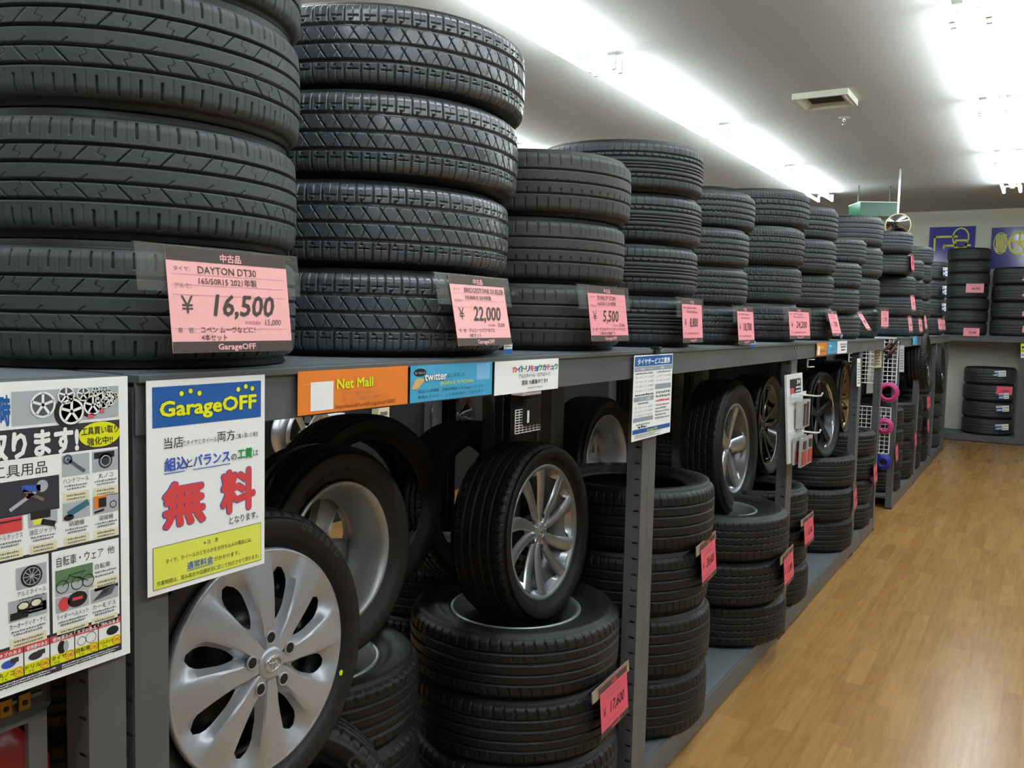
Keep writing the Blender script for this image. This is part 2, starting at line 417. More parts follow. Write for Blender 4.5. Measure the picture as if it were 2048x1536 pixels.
# ------------------------------------------------------------------ wheels
def wheel_face(R, n, offs, wi, wo, rh, ro, twist=0.0, z0=0.0, zr=0.0, recess=0.012, thick=0.014, m=SILV, crown=0.0, hubz=None, win=0, zpow=1.0):
    sector = 2*math.pi/n; ns = len(offs)
    rows = [0.001, rh*0.45, rh*0.8, rh]
    NW = 9
    rows += [rh+(ro-rh)*k/NW for k in range(1, NW+1)]
    rows += [ro+(R-ro)*0.5, R]
    T = [-1, -0.8, -0.35, 0.35, 0.8, 1]; NG = 6
    order = sorted(offs); cols = []
    V = []; nr = len(rows)
    ncol = n*ns*(len(T)+NG)
    for ri, r in enumerate(rows):
        tr = (r/R)
        q = np.clip((r-rh)/(R-rh), 0, 1)
        half = (wi+(wo-wi)*q**1.2)/2
        lim = sector/ns*0.46
        zf = z0+(zr-z0)*(r/R)**zpow
        if r <= rh and hubz is not None: zf = hubz+(zf-hubz)*(r/rh)**2
        ha = min(half/max(r, 1e-4), lim)
        for k in range(n):
            for si in range(ns):
                c = k*sector+order[si]*sector+twist*tr*tr
                nxt = (k*sector+order[si+1]*sector if si+1 < ns else (k+1)*sector+order[0]*sector)+twist*tr*tr
                for t in T:
                    a = c+t*ha; z = zf+crown*(1-t*t)-(0.003 if abs(t) == 1 else 0)
                    V.append((r*math.cos(a), r*math.sin(a), z))
                g0 = c+ha; g1 = nxt-ha
                dd = min(ri-3, 3+NW-ri)
                ee = 0.42 if dd <= 0 else 0.26 if dd == 1 else 0.18 if dd == 2 else 0.15
                ff = (0, ee*0.5, ee, ee+(1-2*ee)/3, 1-ee-(1-2*ee)/3, 1-ee, 1-ee*0.5)
                for q2 in range(1, NG+1):
                    a = g0+(g1-g0)*(ff[q2] if win else q2/(NG+1)); b = math.sin(math.pi*q2/(NG+1))
                    if win: b = 0.5 if q2 in (1, NG) else 1.0
                    rc = recess*min(1, r/rh)*(0.5+0.5*b)
                    if r > ro: rc = recess*(1-(r-ro)/(R-ro))*(0.6+0.4*b)
                    V.append((r*math.cos(a), r*math.sin(a), zf-rc))
    Fc = []; CT = len(T)+NG
    for ri in range(nr-1):
        for c in range(ncol):
            cc = c % CT; c2 = (c+1) % ncol
            gap = cc >= len(T)-1
            if gap and 3 <= ri < 3+NW:
                gi = cc-(len(T)-1)         # 0..NG
                edge = min(gi, NG-gi)
                if edge >= (2 if win else 0): continue
            Fc.append((ri*ncol+c, (ri+1)*ncol+c, (ri+1)*ncol+c2, ri*ncol+c2))
    me = bpy.data.meshes.new('spoke_face'); me.from_pydata(V, [], Fc); me.materials.append(m)
    me.polygons.foreach_set('use_smooth', [True]*len(me.polygons)); me.update()
    return me
def add_face(me, parent, name='spoke_face', thick=0.014, sub=0):
    o = child(name, me, parent)
    s = o.modifiers.new('solid', 'SOLIDIFY'); s.thickness = thick; s.offset = -1
    e = o.modifiers.new('edge', 'EDGE_SPLIT'); e.split_angle = math.radians(32)
    return o
def barrel(R, w, m, lip=0.006, front=None):
    h = w/2
    p = [(R+0.004, h), (R, h+0.003), (R-0.008, h), (R-0.014, h-0.008), (R-0.018, h-0.02), (R-0.040, h-0.05), (R-0.046, 0.0), (R-0.028, -h+0.03),
         (R-0.016, -h+0.012), (R-0.008, -h), (R, -h-0.003), (R+0.004, -h), (R+0.003, -h+0.006), (R-0.010, -h+0.02), (R-0.022, -h+0.034), (R-0.040, 0.0), (R-0.034, h-0.05), (R-0.010, h-0.018), (R+0.003, h-0.006)]
    b = MB(); b.lathe(p, m, 96, closed=True); return b
def wheel(px, dep, D, w, Rr, tk, label, lean=0.06, yaw=0.0, flip=False, group='wheels standing on the lower stacks', tread=None, loc=None, off=0.32):
    P = atd(px[0], px[1], dep) if loc is None else np.array(loc)
    rot = Matrix.Rotation(yaw, 3, 'Z') @ Matrix.Rotation(math.pi/2-lean, 3, 'Y') @ Matrix.Rotation(tread or 0.0, 3, 'Z')
    nx = rot @ Vector((0, 0, 1))
    C = Vector(P)-nx*(w*off)
    if flip: rot = Matrix.Rotation(yaw, 3, 'Z') @ Matrix.Rotation(math.pi/2-lean, 3, 'Y') @ Matrix.Rotation(math.pi, 3, 'X')
    rt = empty('wheel', C, label, 'wheel', group, rot)
    child('tread', KINDS[tk]['tread'], rt); child('sidewall', KINDS[tk]['side'], rt)
    return rt
def lugs(rt, n, rp, z, r=0.011, m=DSTEEL, name='lug_nut', ph=0.0):
    b = MB(); b.lathe([(0.0005, 0.012), (r*0.7, 0.012), (r, 0.006), (r, -0.004)], m, 12); me = b.mesh(name)
    for k in range(n):
        a = ph+2*math.pi*k/n; o = child(name, me, rt); o.location = (rp*math.cos(a), rp*math.sin(a), z)
def cap_disc(rt, r, z, m, name='center_cap', dome=0.004):
    b = MB(); b.lathe([(0.0005, z+dome), (r*0.6, z+dome*0.8), (r*0.9, z+dome*0.3), (r, z), (r*1.02, z-0.01)], m, 32)
    o = child(name, b.mesh(name, smooth=True), rt); return o
def ell(rx, ry, cx=0, cy=0, z=0, n=32, a0=0, a1=2*math.pi):
    return [(cx+rx*math.cos(a0+(a1-a0)*k/n), cy+ry*math.sin(a0+(a1-a0)*k/n), z) for k in range(n)]
# ------------------------------------------------------------------ room
def floor_mat():
    m = bpy.data.materials.new('oak strip floor'); m.use_nodes = True; nt = m.node_tree; b = nt.nodes['Principled BSDF']
    tc = nt.nodes.new('ShaderNodeTexCoord'); mp = nt.nodes.new('ShaderNodeMapping'); mp.inputs['Rotation'].default_value = (0, 0, math.pi/2)
    nt.links.new(tc.outputs['Object'], mp.inputs['Vector'])
    br = nt.nodes.new('ShaderNodeTexBrick'); br.inputs['Scale'].default_value = 1.0
    br.inputs['Brick Width'].default_value = 0.46; br.inputs['Row Height'].default_value = 0.076
    br.inputs['Mortar Size'].default_value = 0.0006; br.inputs['Mortar Smooth'].default_value = 0.6; br.offset = 0.37; br.offset_frequency = 3
    br.inputs['Color1'].default_value = (*lin((174, 131, 76)), 1); br.inputs['Color2'].default_value = (*lin((160, 117, 65)), 1)
    br.inputs['Mortar'].default_value = (*lin((140, 100, 58)), 1); br.inputs['Bias'].default_value = 0.0
    nt.links.new(mp.outputs[0], br.inputs['Vector'])
    gm = nt.nodes.new('ShaderNodeMapping'); gm.inputs['Scale'].default_value = (26, 1.6, 1)
    nt.links.new(tc.outputs['Object'], gm.inputs['Vector'])
    n = nt.nodes.new('ShaderNodeTexNoise'); n.inputs['Scale'].default_value = 1.6; n.inputs['Detail'].default_value = 7; n.inputs['Distortion'].default_value = 1.2
    nt.links.new(gm.outputs[0], n.inputs['Vector'])
    r = nt.nodes.new('ShaderNodeMapRange'); r.inputs['From Min'].default_value = 0.3; r.inputs['From Max'].default_value = 0.7
    r.inputs['To Min'].default_value = 0.86; r.inputs['To Max'].default_value = 1.12
    nt.links.new(n.outputs['Fac'], r.inputs['Value'])
    v = nt.nodes.new('ShaderNodeVectorMath'); v.operation = 'SCALE'
    nt.links.new(br.outputs['Color'], v.inputs[0]); nt.links.new(r.outputs[0], v.inputs['Scale']); nt.links.new(v.outputs[0], b.inputs['Base Color'])
    b.inputs['Roughness'].default_value = 0.25; b.inputs['Specular IOR Level'].default_value = 0.5
    n3 = nt.nodes.new('ShaderNodeTexNoise'); n3.inputs['Scale'].default_value = 18
    nt.links.new(tc.outputs['Object'], n3.inputs['Vector'])
    bp = nt.nodes.new('ShaderNodeBump'); bp.inputs['Strength'].default_value = 0.06; bp.inputs['Distance'].default_value = 0.01
    nt.links.new(n3.outputs['Fac'], bp.inputs['Height']); nt.links.new(bp.outputs[0], b.inputs['Normal'])
    return m
SIDEW = mat('side wall goods grey', (120, 120, 116), 0.8)
WALL = mat('cream wall paint', (226, 226, 212), 0.8, spec=0.2, noise=0.03, nscale=3)
CEIL = mat('white ceiling board', (196, 196, 194), 0.85, spec=0.15, noise=0.02, nscale=2)
CH = 3.30; X0, X1, Y0, Y1 = -8.0, 4.2, -4.0, 14.45
def structure(name, lo, hi, m):
    b = MB(); b.box(lo, hi, m); o = b.build(name); o['kind'] = 'structure'; return o
structure('floor', (X0, Y0, -0.1), (X1, Y1, 0), floor_mat())
structure('ceiling', (X0, Y0, CH), (X1, Y1, CH+0.1), CEIL)
structure('wall_back', (X0, Y1, 0), (X1, Y1+0.1, CH), WALL)
structure('wall_right', (X1, Y0, 0), (X1+0.1, Y1, CH), SIDEW)
structure('wall_left', (X0-0.1, Y0, 0), (X0, Y1, CH), SIDEW)
structure('wall_front', (X0, Y0-0.1, 0), (X1, Y0, CH), SIDEW)

# ceiling lights: twin bare tubes on white battens
TUBE = mat('fluorescent tube', (255, 255, 255), 0.4, emit=(0.88, 0.985, 1.0, TUBE_POWER))
BATT = mat('white batten', (225, 225, 222), 0.5)
def light_master():
    L = 2.18; z = -0.02
    a = MB(); a.box((-0.035, -L/2, -0.03), (0.035, L/2, 0), BATT); a.box((-0.022, -L/2, -0.06), (0.022, L/2, -0.03), BATT)
    t = MB(); t.tube([(0, -L/2+0.03, 0), (0, L/2-0.03, 0)], 0.0165, TUBE, 12)
    e = MB()
    for sx in (-0.085, 0.085): e.box((sx-0.014, -L/2+0.006, -0.118), (sx+0.014, -L/2+0.03, -0.03), BATT)
    e.box((-0.085, -L/2+0.006, -0.045), (0.085, -L/2+0.03, -0.03), BATT)
    return a.mesh('batten'), t.mesh('tube', smooth=True), e.mesh('end_socket')
_la, _lt, _le = light_master()
ROWN = {-1.5: 'in the row above the tire racks', 0.62: 'in the row above the aisle', -3.6: 'in the row beyond the tire racks', 2.75: 'over the far side of the aisle'}
FAR = ['farthest ceiling light', 'second farthest ceiling light', 'third farthest ceiling light', 'fourth farthest ceiling light', 'fifth farthest ceiling light', 'sixth farthest ceiling light']
for lx in (-3.6, -1.5, 0.62, 2.75):
    for k in range(6):
        yc = 12.0-1.09-k*2.25
        vis = (lx == -1.5 and k < 5) or (lx == 0.62 and k < 4) or (lx == -3.6 and 1 <= k < 4)
        rt = empty('ceiling_light', (lx, yc, CH), f'{FAR[k]} {ROWN[lx]}', 'light', 'twin tube ceiling lights')
        child('batten', _la, rt)
        for s in (-1, 1):
            o = child('tube', _lt, rt); o.location = (s*0.085, 0, -0.10)
        o = child('end_socket', _le, rt)
        o = child('end_socket', _le, rt); o.location = (0, 2.144, 0)

# vent and sprinkler
va = [atz(x, y, CH-0.02) for x, y in ((1588, 192), (1692, 181), (1712, 205), (1612, 218))]
vx = sum(p[0] for p in va)/4; vy = sum(p[1] for p in va)/4; hx, hy = 0.2, 0.2
VENTW = mat('vent white paint', (214, 216, 200), 0.5); VENTD = mat('vent dark slats', (96, 96, 92), 0.6)
rt = empty('ceiling_vent', (vx, vy, CH), 'square white ceiling vent with dark centre grille', 'vent')
b = MB()
for (o_, i_, za, zb2) in ((1.0, 0.9, -0.045, -0.045), (0.9, 0.6, -0.045, -0.012)):
    for a in range(4):
        def q(f, a): return ((f*hx*(-1, 1, 1, -1)[a % 4])+vx, (f*hy*(-1, -1, 1, 1)[a % 4])+vy)
        p = [(*q(o_, a), CH+za), (*q(o_, a+1), CH+za), (*q(i_, a+1), CH+zb2), (*q(i_, a), CH+zb2)]
        b.add(p, [(0, 1, 2, 3)], VENTW)
for a in range(4):
    p = [(*q(1, a), CH), (*q(1, a+1), CH), (*q(1, a+1), CH-0.045), (*q(1, a), CH-0.045)]; b.add(p, [(0, 1, 2, 3)], VENTW)
b.build('frame', rt)
b = MB(); b.box((vx-0.62*hx, vy-0.62*hy, CH-0.006), (vx+0.62*hx, vy+0.62*hy, CH-0.003), VENTD)
for k in range(12):
    y = vy-0.58*hy+k*1.16*hy/11; b.box((vx-0.6*hx, y-0.003, CH-0.016), (vx+0.6*hx, y+0.003, CH-0.006), VENTD)
b.build('grille', rt)
sp = atz(1688, 240, CH-0.02)
rt = empty('ceiling_sprinkler', (sp[0], sp[1], CH), 'small chrome sprinkler head behind the ceiling vent', 'sprinkler')
b = MB(); b.lathe([(0.001, -0.008), (0.03, -0.008), (0.042, -0.003), (0.045, 0)], VENTW, 24); child('flange', b.mesh('flange', smooth=True), rt)
b = MB(); b.lathe([(0.001, -0.055), (0.014, -0.055), (0.014, -0.051), (0.005, -0.05), (0.005, -0.03), (0.009, -0.025), (0.009, -0.005)], CHROME, 16); child('nozzle', b.mesh('nozzle', smooth=True), rt)

# ------------------------------------------------------------------ racks
class T2:
    """rack-local frame: a along the rack, b into the rack, z up -> world box"""
    def __init__(s, kind, o): s.k = kind; s.o = o
    def box(s, mb, lo, hi, m):
        (a0, b0, z0), (a1, b1, z1) = lo, hi
        if s.k == 'row': xs = (s.o[0]-b0, s.o[0]-b1); ys = (s.o[1]+a0, s.o[1]+a1)
        elif s.k == 'rear': xs = (s.o[0]+b0, s.o[0]+b1); ys = (s.o[1]+a0, s.o[1]+a1)
        else: xs = (s.o[0]+a0, s.o[0]+a1); ys = (s.o[1]+b0, s.o[1]+b1)
        mb.box((min(xs), min(ys), z0), (max(xs), max(ys), z1), m)
def upright(t, a0, b0, top, rear=False, slots=True):
    mb = MB(); wd, dp, th = 0.055, 0.05, 0.0022
    sg = -1 if rear else 1
    def bx(lo, hi, m=RACK):
        lo = list(lo); hi = list(hi)
        lo[1], hi[1] = b0+sg*lo[1], b0+sg*hi[1]
        if lo[1] > hi[1]: lo[1], hi[1] = hi[1], lo[1]
        t.box(mb, lo, hi, m)
    bx((a0, 0, 0.012), (a0+wd, th, top))
    for aa in (a0, a0+wd-th):
        if not slots: bx((aa, th, 0.012), (aa+th, dp, top)); continue
        bx((aa, th, 0.012), (aa+th, 0.006, top)); bx((aa, 0.024, 0.012), (aa+th, dp, top))
        z = 0.012
        while z < top:
            z2 = min(top, z+0.045); bx((aa, 0.006, z), (aa+th, 0.024, z2)); z = z2+0.006
    bx((a0-0.003, -0.003, 0), (a0+wd+0.003, dp+0.003, 0.012), BLACKP)
    return mb
def rack(t, loc, L, depth, label, group, lip=True, slots=True, bottom=True, nuts=True):
    rt = empty('tire_rack', loc, label, 'rack', group)
    for a0 in (0.0, L-0.055):
        upright(t, a0, 0.0, ZT-0.02, False, slots).build('upright', rt)
        upright(t, a0, depth, ZT-0.02, True, slots).build('upright', rt)
    mb = MB(); t.box(mb, (0.0015, -0.0045, ZB), (L-0.0015, -0.0005, ZT-0.012), RACK); t.box(mb, (0.0015, -0.012, ZT-0.013), (L-0.0015, 0.02, ZT-0.0015), RACK)
    t.box(mb, (0.0015, -0.0005, ZB), (L-0.0015, 0.02, ZB+0.003), RACK)
    mb.build('beam', rt, bevel=0.0012)
    mb = MB(); t.box(mb, (0.0015, depth-0.02, ZB), (L-0.0015, depth, ZT-0.0015), RACK); mb.build('beam', rt)
    mb = MB(); t.box(mb, (0.002, 0.0205, ZT-0.02), (L-0.002, depth-0.0205, ZT-0.001), RACKD); mb.build('deck', rt)
    if bottom:
        mb = MB(); t.box(mb, (0.056, 0.0, 0.008), (L-0.056, 0.012, 0.099), RACK); mb.build('kick_plate', rt, bevel=0.001)
        mb = MB(); t.box(mb, (0.056, 0.0125, 0.08), (L-0.056, depth-0.01, 0.099), RACKD); mb.build('deck', rt)
    if nuts:
        for a0 in (0.028, L-0.028):
            for dz in (0.022, 0.058):
                mb = MB(); t.box(mb, (a0-0.006, -0.009, ZB+dz-0.006), (a0+0.006, -0.0045, ZB+dz+0.006), STEEL); mb.build('bolt', rt, bevel=0.002)
    return rt
GR = 'grey tire racks along the aisle'
ry = [0.744, 2.588, 4.433, 6.278, 7.215]
names = ['nearest long bay of grey tire rack, with the poster on its post', 'grey rack bay between the service price sheet and the accessory board',
         'grey rack bay just past the hanging accessory board', 'short last bay of the near grey rack, ending at the gap']
for i in range(4):
    rack(T2('row', (0, ry[i], 0)), (-0.3, (ry[i]+ry[i+1])/2, 0), ry[i+1]-ry[i]-0.001, 0.6, names[i], GR)
rack(T2('row', (0, -1.12, 0)), (-0.3, -0.2, 0), 1.85, 0.6, 'grey rack bay at the left edge, behind the big buying poster', GR)
r2 = [8.11, 9.62, 11.12, 12.6]
n2 = ['first grey rack bay past the gap with wire grids', 'second grey rack bay past the gap with wire grids', 'farthest grey rack bay on the left, before the back wall']
for i in range(3):
    rack(T2('row', (0, r2[i], 0)), (-0.3, (r2[i]+r2[i+1])/2, 0), r2[i+1]-r2[i]-0.001, 0.6, n2[i], GR)
# back to back row
for i, (a, b_) in enumerate(((-0.5, 1.34), (1.34, 3.18), (3.18, 5.02), (5.02, 6.86), (6.86, 8.7), (8.7, 10.54), (10.54, 12.38), (12.38, 13.76))):
    rr_ = rack(T2('rear', (-1.25, a, 0)), (-0.95, (a+b_)/2, 0), b_-a-0.001, 0.6, f'{["nearest","second","third","fourth","fifth","sixth","seventh","farthest"][i]} rear rack bay standing back to back behind the aisle racks', 'rear racks', slots=False, nuts=False)
    if i >= 3:
        mb = MB(); mb.box((-1.245, a+0.06, 0.11), (-1.24, b_-0.06, ZB-0.005), mat('dark blocker panel', (34, 34, 36), 0.7)); mb.build('blocker_panel', rr_)  # added dark sheet, blocks light and hides the bright wall behind the racks
# back wall rack
for i, (xa, xb) in enumerate(((-1.03, 0.83), (0.832, 2.69))):
    rack(T2('back', (xa, 13.8, 0)), ((xa+xb)/2, 14.1, 0), xb-xa, 0.6, ['grey rack against the back wall, under the navy posters', 'grey back wall rack at the right edge'][i], 'back wall racks', slots=False, nuts=False)
# ------------------------------------------------------------------ tires on the top shelf
G1 = 'tires stacked on the top shelf'
stack('A', 'behind the 16,500 yen card', G1, -0.285, [0.943, 0.949, 0.95, 0.959], ZT, 'dull gray tire')
stack('B', 'behind the 22,000 yen card', G1, -0.36, [1.62, 1.631, 1.648, 1.677], ZT, 'glossy blocky tire')
stack('C', 'behind the 5,500 yen card', G1, -0.31, [2.296, 2.318, 2.328], ZT, 'worn tire')
stack('D', 'behind the 8,800 yen card', G1, -0.31, [2.954, 2.96, 2.978, 2.968], ZT, 'ladder tread tire')
stack('E', 'behind the 18,700 yen card', G1, -0.29, [3.561, 3.574, 3.579, 3.651], ZT, 'wavy groove tire')
stack('F', 'behind the 24,200 yen card', G1, -0.31, [4.515, 4.53, 4.524, 4.583], ZT, 'tire')
stack('G', 'just past the 24,200 yen card', G1, -0.30, [5.355, 5.336, 5.30, 5.355], ZT, 'tire')
stack('H', 'behind the strongly tilted far card', G1, -0.29, [6.207, 6.158, 6.164, 6.30], ZT, 'tire')
stack('I', 'at the far end of the near rack', G1, -0.32, [7.0, 6.98, 7.0, 7.0], ZT, 'wide tire')
stack('J', 'below the round mirror', G1, -0.31, [9.026, 9.012, 8.997, 8.728, 8.641], ZT, 'tire')
stack('J', 'second past the gap on the top shelf', G1, -0.31, [9.66, 9.65, 9.66, 9.6], ZT, 'tire')
stack('J', 'third past the gap on the top shelf', G1, -0.31, [10.3, 10.31, 10.3, 10.28, 10.29], ZT, 'tire')
stack('N', 'in the rear row, peeking over the wavy groove tires', 'tires on the rear rack', -0.95, [5.59, 5.6, 5.59, 5.6, 5.597], ZT, 'tire')
stack('J', 'in the rear row, behind the tilted card', 'tires on the rear rack', -0.95, [8.3, 8.3, 8.3, 8.35], ZT, 'tire')
stack('I', 'with blue and white tread labels, far top shelf', G1, -0.32, [11.93, 11.93, 11.93, 11.93], ZT, 'tire')
# ------------------------------------------------------------------ tires on the lower shelf
G2 = 'tires stacked on the lower shelf'
Z0 = 0.1
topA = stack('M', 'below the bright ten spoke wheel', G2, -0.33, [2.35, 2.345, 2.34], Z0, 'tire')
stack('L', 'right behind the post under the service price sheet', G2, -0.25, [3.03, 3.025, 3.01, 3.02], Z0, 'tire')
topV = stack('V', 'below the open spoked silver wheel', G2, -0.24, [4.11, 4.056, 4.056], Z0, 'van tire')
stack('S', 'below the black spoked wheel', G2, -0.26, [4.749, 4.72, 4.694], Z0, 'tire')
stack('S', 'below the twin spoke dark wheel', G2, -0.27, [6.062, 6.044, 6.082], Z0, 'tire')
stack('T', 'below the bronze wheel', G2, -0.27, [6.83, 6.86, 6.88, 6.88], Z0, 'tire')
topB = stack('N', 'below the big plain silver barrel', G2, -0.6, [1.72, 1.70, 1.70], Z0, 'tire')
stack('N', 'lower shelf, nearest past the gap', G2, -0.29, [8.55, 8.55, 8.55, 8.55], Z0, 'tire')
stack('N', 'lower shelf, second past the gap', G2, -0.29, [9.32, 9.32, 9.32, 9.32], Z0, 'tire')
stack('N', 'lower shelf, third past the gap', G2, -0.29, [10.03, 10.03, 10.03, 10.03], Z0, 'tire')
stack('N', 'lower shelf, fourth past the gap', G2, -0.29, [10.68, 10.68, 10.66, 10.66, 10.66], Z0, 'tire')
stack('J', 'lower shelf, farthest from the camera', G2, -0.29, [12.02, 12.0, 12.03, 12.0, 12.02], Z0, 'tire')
# ------------------------------------------------------------------ back wall tires
G3 = 'tires on the back wall rack'
tire_kind('K', 0.56, 0.174, 0.18, 'touring', 60, 0.008, R_MID)
tire_kind('K2', 0.66, 0.236, 0.2, 'touring', 60, 0.008, R_MID)
def stackx(key, desc, group, X, Y, n, z0, look='black tire'):
    k = KINDS[key]; rr = random.Random(desc)
    for i in range(n):
        tire(key, (X+rr.uniform(-.012, .012), Y, z0+k['w']*(i+0.5)), f'{ORD[n][i]} {look} of the {desc}', group, Matrix.Rotation(rr.uniform(0, 6), 3, 'Z'))
stackx('K', 'tall stack on the back wall rack top', G3, 0.06, 14.09, 7, ZT)
stackx('K2', 'right edge stack on the back wall rack', G3, 0.70, 14.11, 4, ZT)
stackx('K2', 'labelled stack under the back wall rack', G3, 0.41, 14.11, 4, Z0)
# ------------------------------------------------------------------ wheels
def vz(D): return D
tire_kind('w1', 0.575, 0.19, 0.205, 'touring', 60, 0.003, R_SHADE)
tire_kind('w2', 0.545, 0.18, 0.182, 'touring', 60, 0.003, R_SHADE)
tire_kind('w3', 0.57, 0.20, 0.208, 'touring', 60, 0.003, R_SHADE)
tire_kind('w4', 0.70, 0.20, 0.222, 'van', 56, 0.003, R_SHADE)
tire_kind('w5', 0.58, 0.20, 0.228, 'touring', 60, 0.004, R_SHADE)
WG = 'wheels standing on the lower stacks'
# -- hub cap wheel
rt = wheel((525, 1322), 1.655, 0.60, 0.19, 0.21, 'w1', 'silver eight spoke hub cap wheel beside the nearest post', lean=0.05, group=WG, off=0.47)
h = 0.19*0.47
b = MB(); b.lathe([(0.001, h-0.03), (0.055, h-0.028), (0.065, h-0.05), (0.10, h-0.062), (0.135, h-0.04), (0.165, h-0.05), (0.178, h-0.075), (0.192, h-0.03), (0.203, h-0.002), (0.207, h)], DSTEEL, 72)
for k in range(8):
    a = k*math.pi/4+0.1
    b.tube([(0.142*math.cos(a), 0.142*math.sin(a), h-0.047), (0.142*math.cos(a), 0.142*math.sin(a), h-0.036)], 0.018, BLACKP, 16)
child('steel_wheel', b.mesh('steel_wheel', smooth=True), rt, 'black steel wheel behind the cover')
me = wheel_face(0.206, 8, [0.0], 0.034, 0.084, 0.076, 0.176, twist=0.08, win=1, z0=h+0.024, zr=h+0.006, recess=0.020, m=SILVC, crown=0.0, zpow=2.4)
hc = add_face(me, rt, 'hub_cap', 0.004)
b = MB(); b.lathe([(0.2, h-0.004), (0.206, h+0.006), (0.2115, h+0.004), (0.213, h-0.004), (0.210, h-0.01)], SILVC, 96)
child('hub_cap_rim', b.mesh('hub_cap_rim', smooth=True), hc)
for k in range(5):
    a = 2*math.pi*k/5+0.31+math.pi/2
    b = MB(); b.lathe([(0.0005, 0.0002), (0.0095, 0.0002), (0.011, 0.0022), (0.0128, 0.0012), (0.0132, -0.002)], SILVC, 20)
    o = child('lug_hole', b.mesh('lug_hole', smooth=True), hc); o.location = (0.049*math.cos(a), 0.049*math.sin(a), h+0.0245)
    b = MB(); b.lathe([(0.0005, 0.0006), (0.0102, 0.0006)], BLACKP, 20); o2 = child('lug_recess', b.mesh('lug_recess'), hc); o2.location = o.location
b = MB(); b.lathe([(0.0005, 0.003), (0.024, 0.0022), (0.030, 0.0004), (0.031, -0.003)], SILVC, 32); o = child('center_boss', b.mesh('center_boss', smooth=True), hc); o.location = (0, 0, h+0.0245)
b = MB()
UPA = math.pi   # local -X is up once the wheel stands
def em(pts): return [(-y, x, z) for x, y, z in pts]
b.tube(em(ell(0.019, 0.0135, z=0.0045)), 0.0017, CHROME, 8, closed=True)
b.tube(em(ell(0.0118, 0.005, cy=0.006, z=0.0045)), 0.0014, CHROME, 8, closed=True)
b.tube(em(ell(0.0048, 0.0115, cy=-0.0005, z=0.0045)), 0.0014, CHROME, 8, closed=True)
o = child('emblem', b.mesh('emblem', smooth=True), hc, 'chrome oval emblem'); o.location = (0, 0, h+0.0235)
b = MB(); b.lathe([(0.0005, 0.0008), (0.0055, 0.0006), (0.006, 0)], YEL, 16)
o = child('paint_dot', b.mesh('paint_dot'), rt, 'yellow paint dot on the sidewall')
a = math.radians(66); o.location = (0.232*math.cos(a), 0.232*math.sin(a), 0.19*0.472)
# sidewall letters on the hub cap tire
def arc_text(rt, txt, R, a0, da, hgt, z, m, name='sidewall_lettering'):
    b = MB()
    for i, ch in enumerate(txt):
        vs, fs = glyphs(ch, 0.02)
        if not vs: continue
        cx = (min(p[0] for p in vs)+max(p[0] for p in vs))/2; k = hgt/0.72; a = a0+da*i
        out = []
        for x, y in vs:
            rr = R+(y-0.36)*k; tt = a-(x-cx)*k/R
            out.append((rr*math.cos(tt), rr*math.sin(tt), z))
        b.add(out, fs, m)
    child(name, b.mesh(name), rt)
LETT = mat('raised sidewall letters', (62, 62, 66), 0.5)
arc_text(rt, 'ORIENTO', 0.262, math.radians(154), -0.075, 0.014, 0.19*0.501, LETT)

def std_wheel(px, dep, tk, D, w, label, R, n, offs, wi, wo, m, cap, lean=0.05, yaw=0.0, twist=0.0, rh=0.06, ro=None, z0=0.0, zr=0.0, recess=0.03, thick=0.016, crown=0.004, lugr=0.05, nl=5, rot=0.0, flip=False, bm=SILVD, zpow=1.5, lip=False):
    rt = wheel(px, dep, D, w, R, tk, label, lean=lean, yaw=yaw, flip=flip, tread=rot, group=WG)
    child('rim_barrel', barrel(R, w*0.78, bm).mesh('rim_barrel', smooth=True), rt)
    hz = w*0.32
    if lip:
        b = MB(); b.lathe([(R-0.016, w*0.39-0.012), (R-0.010, w*0.39-0.002), (R-0.002, w*0.39+0.004), (R+0.003, w*0.39+0.001)], CHROME, 96); child('polished_lip', b.mesh('polished_lip', smooth=True), rt)
    me = wheel_face(R-0.012, n, offs, wi, wo, rh, ro or R*0.86, twist=twist, z0=hz+z0, zr=hz+zr, recess=recess, m=m, crown=crown, zpow=zpow)
    add_face(me, rt, 'spoke_face', thick)
    cap_disc(rt, 0.028, hz+z0+0.003, cap)
    lugs(rt, nl, lugr, hz+z0-0.004, 0.010, DSTEEL if m is not SILV else mat('lug chrome', (150, 150, 152), 0.25, metal=1), ph=0.3+math.pi/n)
    return rt, hz+z0
rt, hz = std_wheel((1083, 1063), 2.78, 'w3', 0.57, 0.20, 'bright silver ten spoke wheel standing on flat lying tires', 0.211, 5, [0.0, 0.42], 0.032, 0.05, SILV, CHROME, lean=0.06, twist=0.16, rh=0.058, ro=0.183, z0=-0.012, zr=0.008, recess=0.022, thick=0.02, crown=0.006, rot=0.5)
b = MB(); b.tube(ell(0.021, 0.016, z=hz+0.010), 0.002, CHROME, 8, closed=True); b.tube([(0.004, -0.017, hz+0.01), (-0.006, -0.006, hz+0.011), (0.007, 0, hz+0.012), (-0.006, 0.006, hz+0.011), (0.004, 0.017, hz+0.01)], 0.0018, CHROME, 8)
child('emblem', b.mesh('emblem', smooth=True), rt, 'chrome winged oval emblem')
std_wheel((1466, 897), 4.42, 'w4', 0.70, 0.20, 'open spoked silver wheel on the van tires', 0.225, 5, [0.0], 0.075, 0.085, SILV, SILV, lean=0.05, rh=0.066, ro=0.196, z0=-0.03, zr=0.0, recess=0.02, crown=0.008, rot=0.35)
std_wheel((1532, 849), 5.02, 'w5', 0.58, 0.20, 'gloss black ten spoke wheel left of the accessory board', 0.23, 5, [0.0, 0.36], 0.022, 0.026, GLOSSB, GLOSSB, lean=0.05, twist=0.12, rh=0.05, ro=0.206, z0=-0.02, zr=0.004, bm=GLOSSB, rot=0.2)
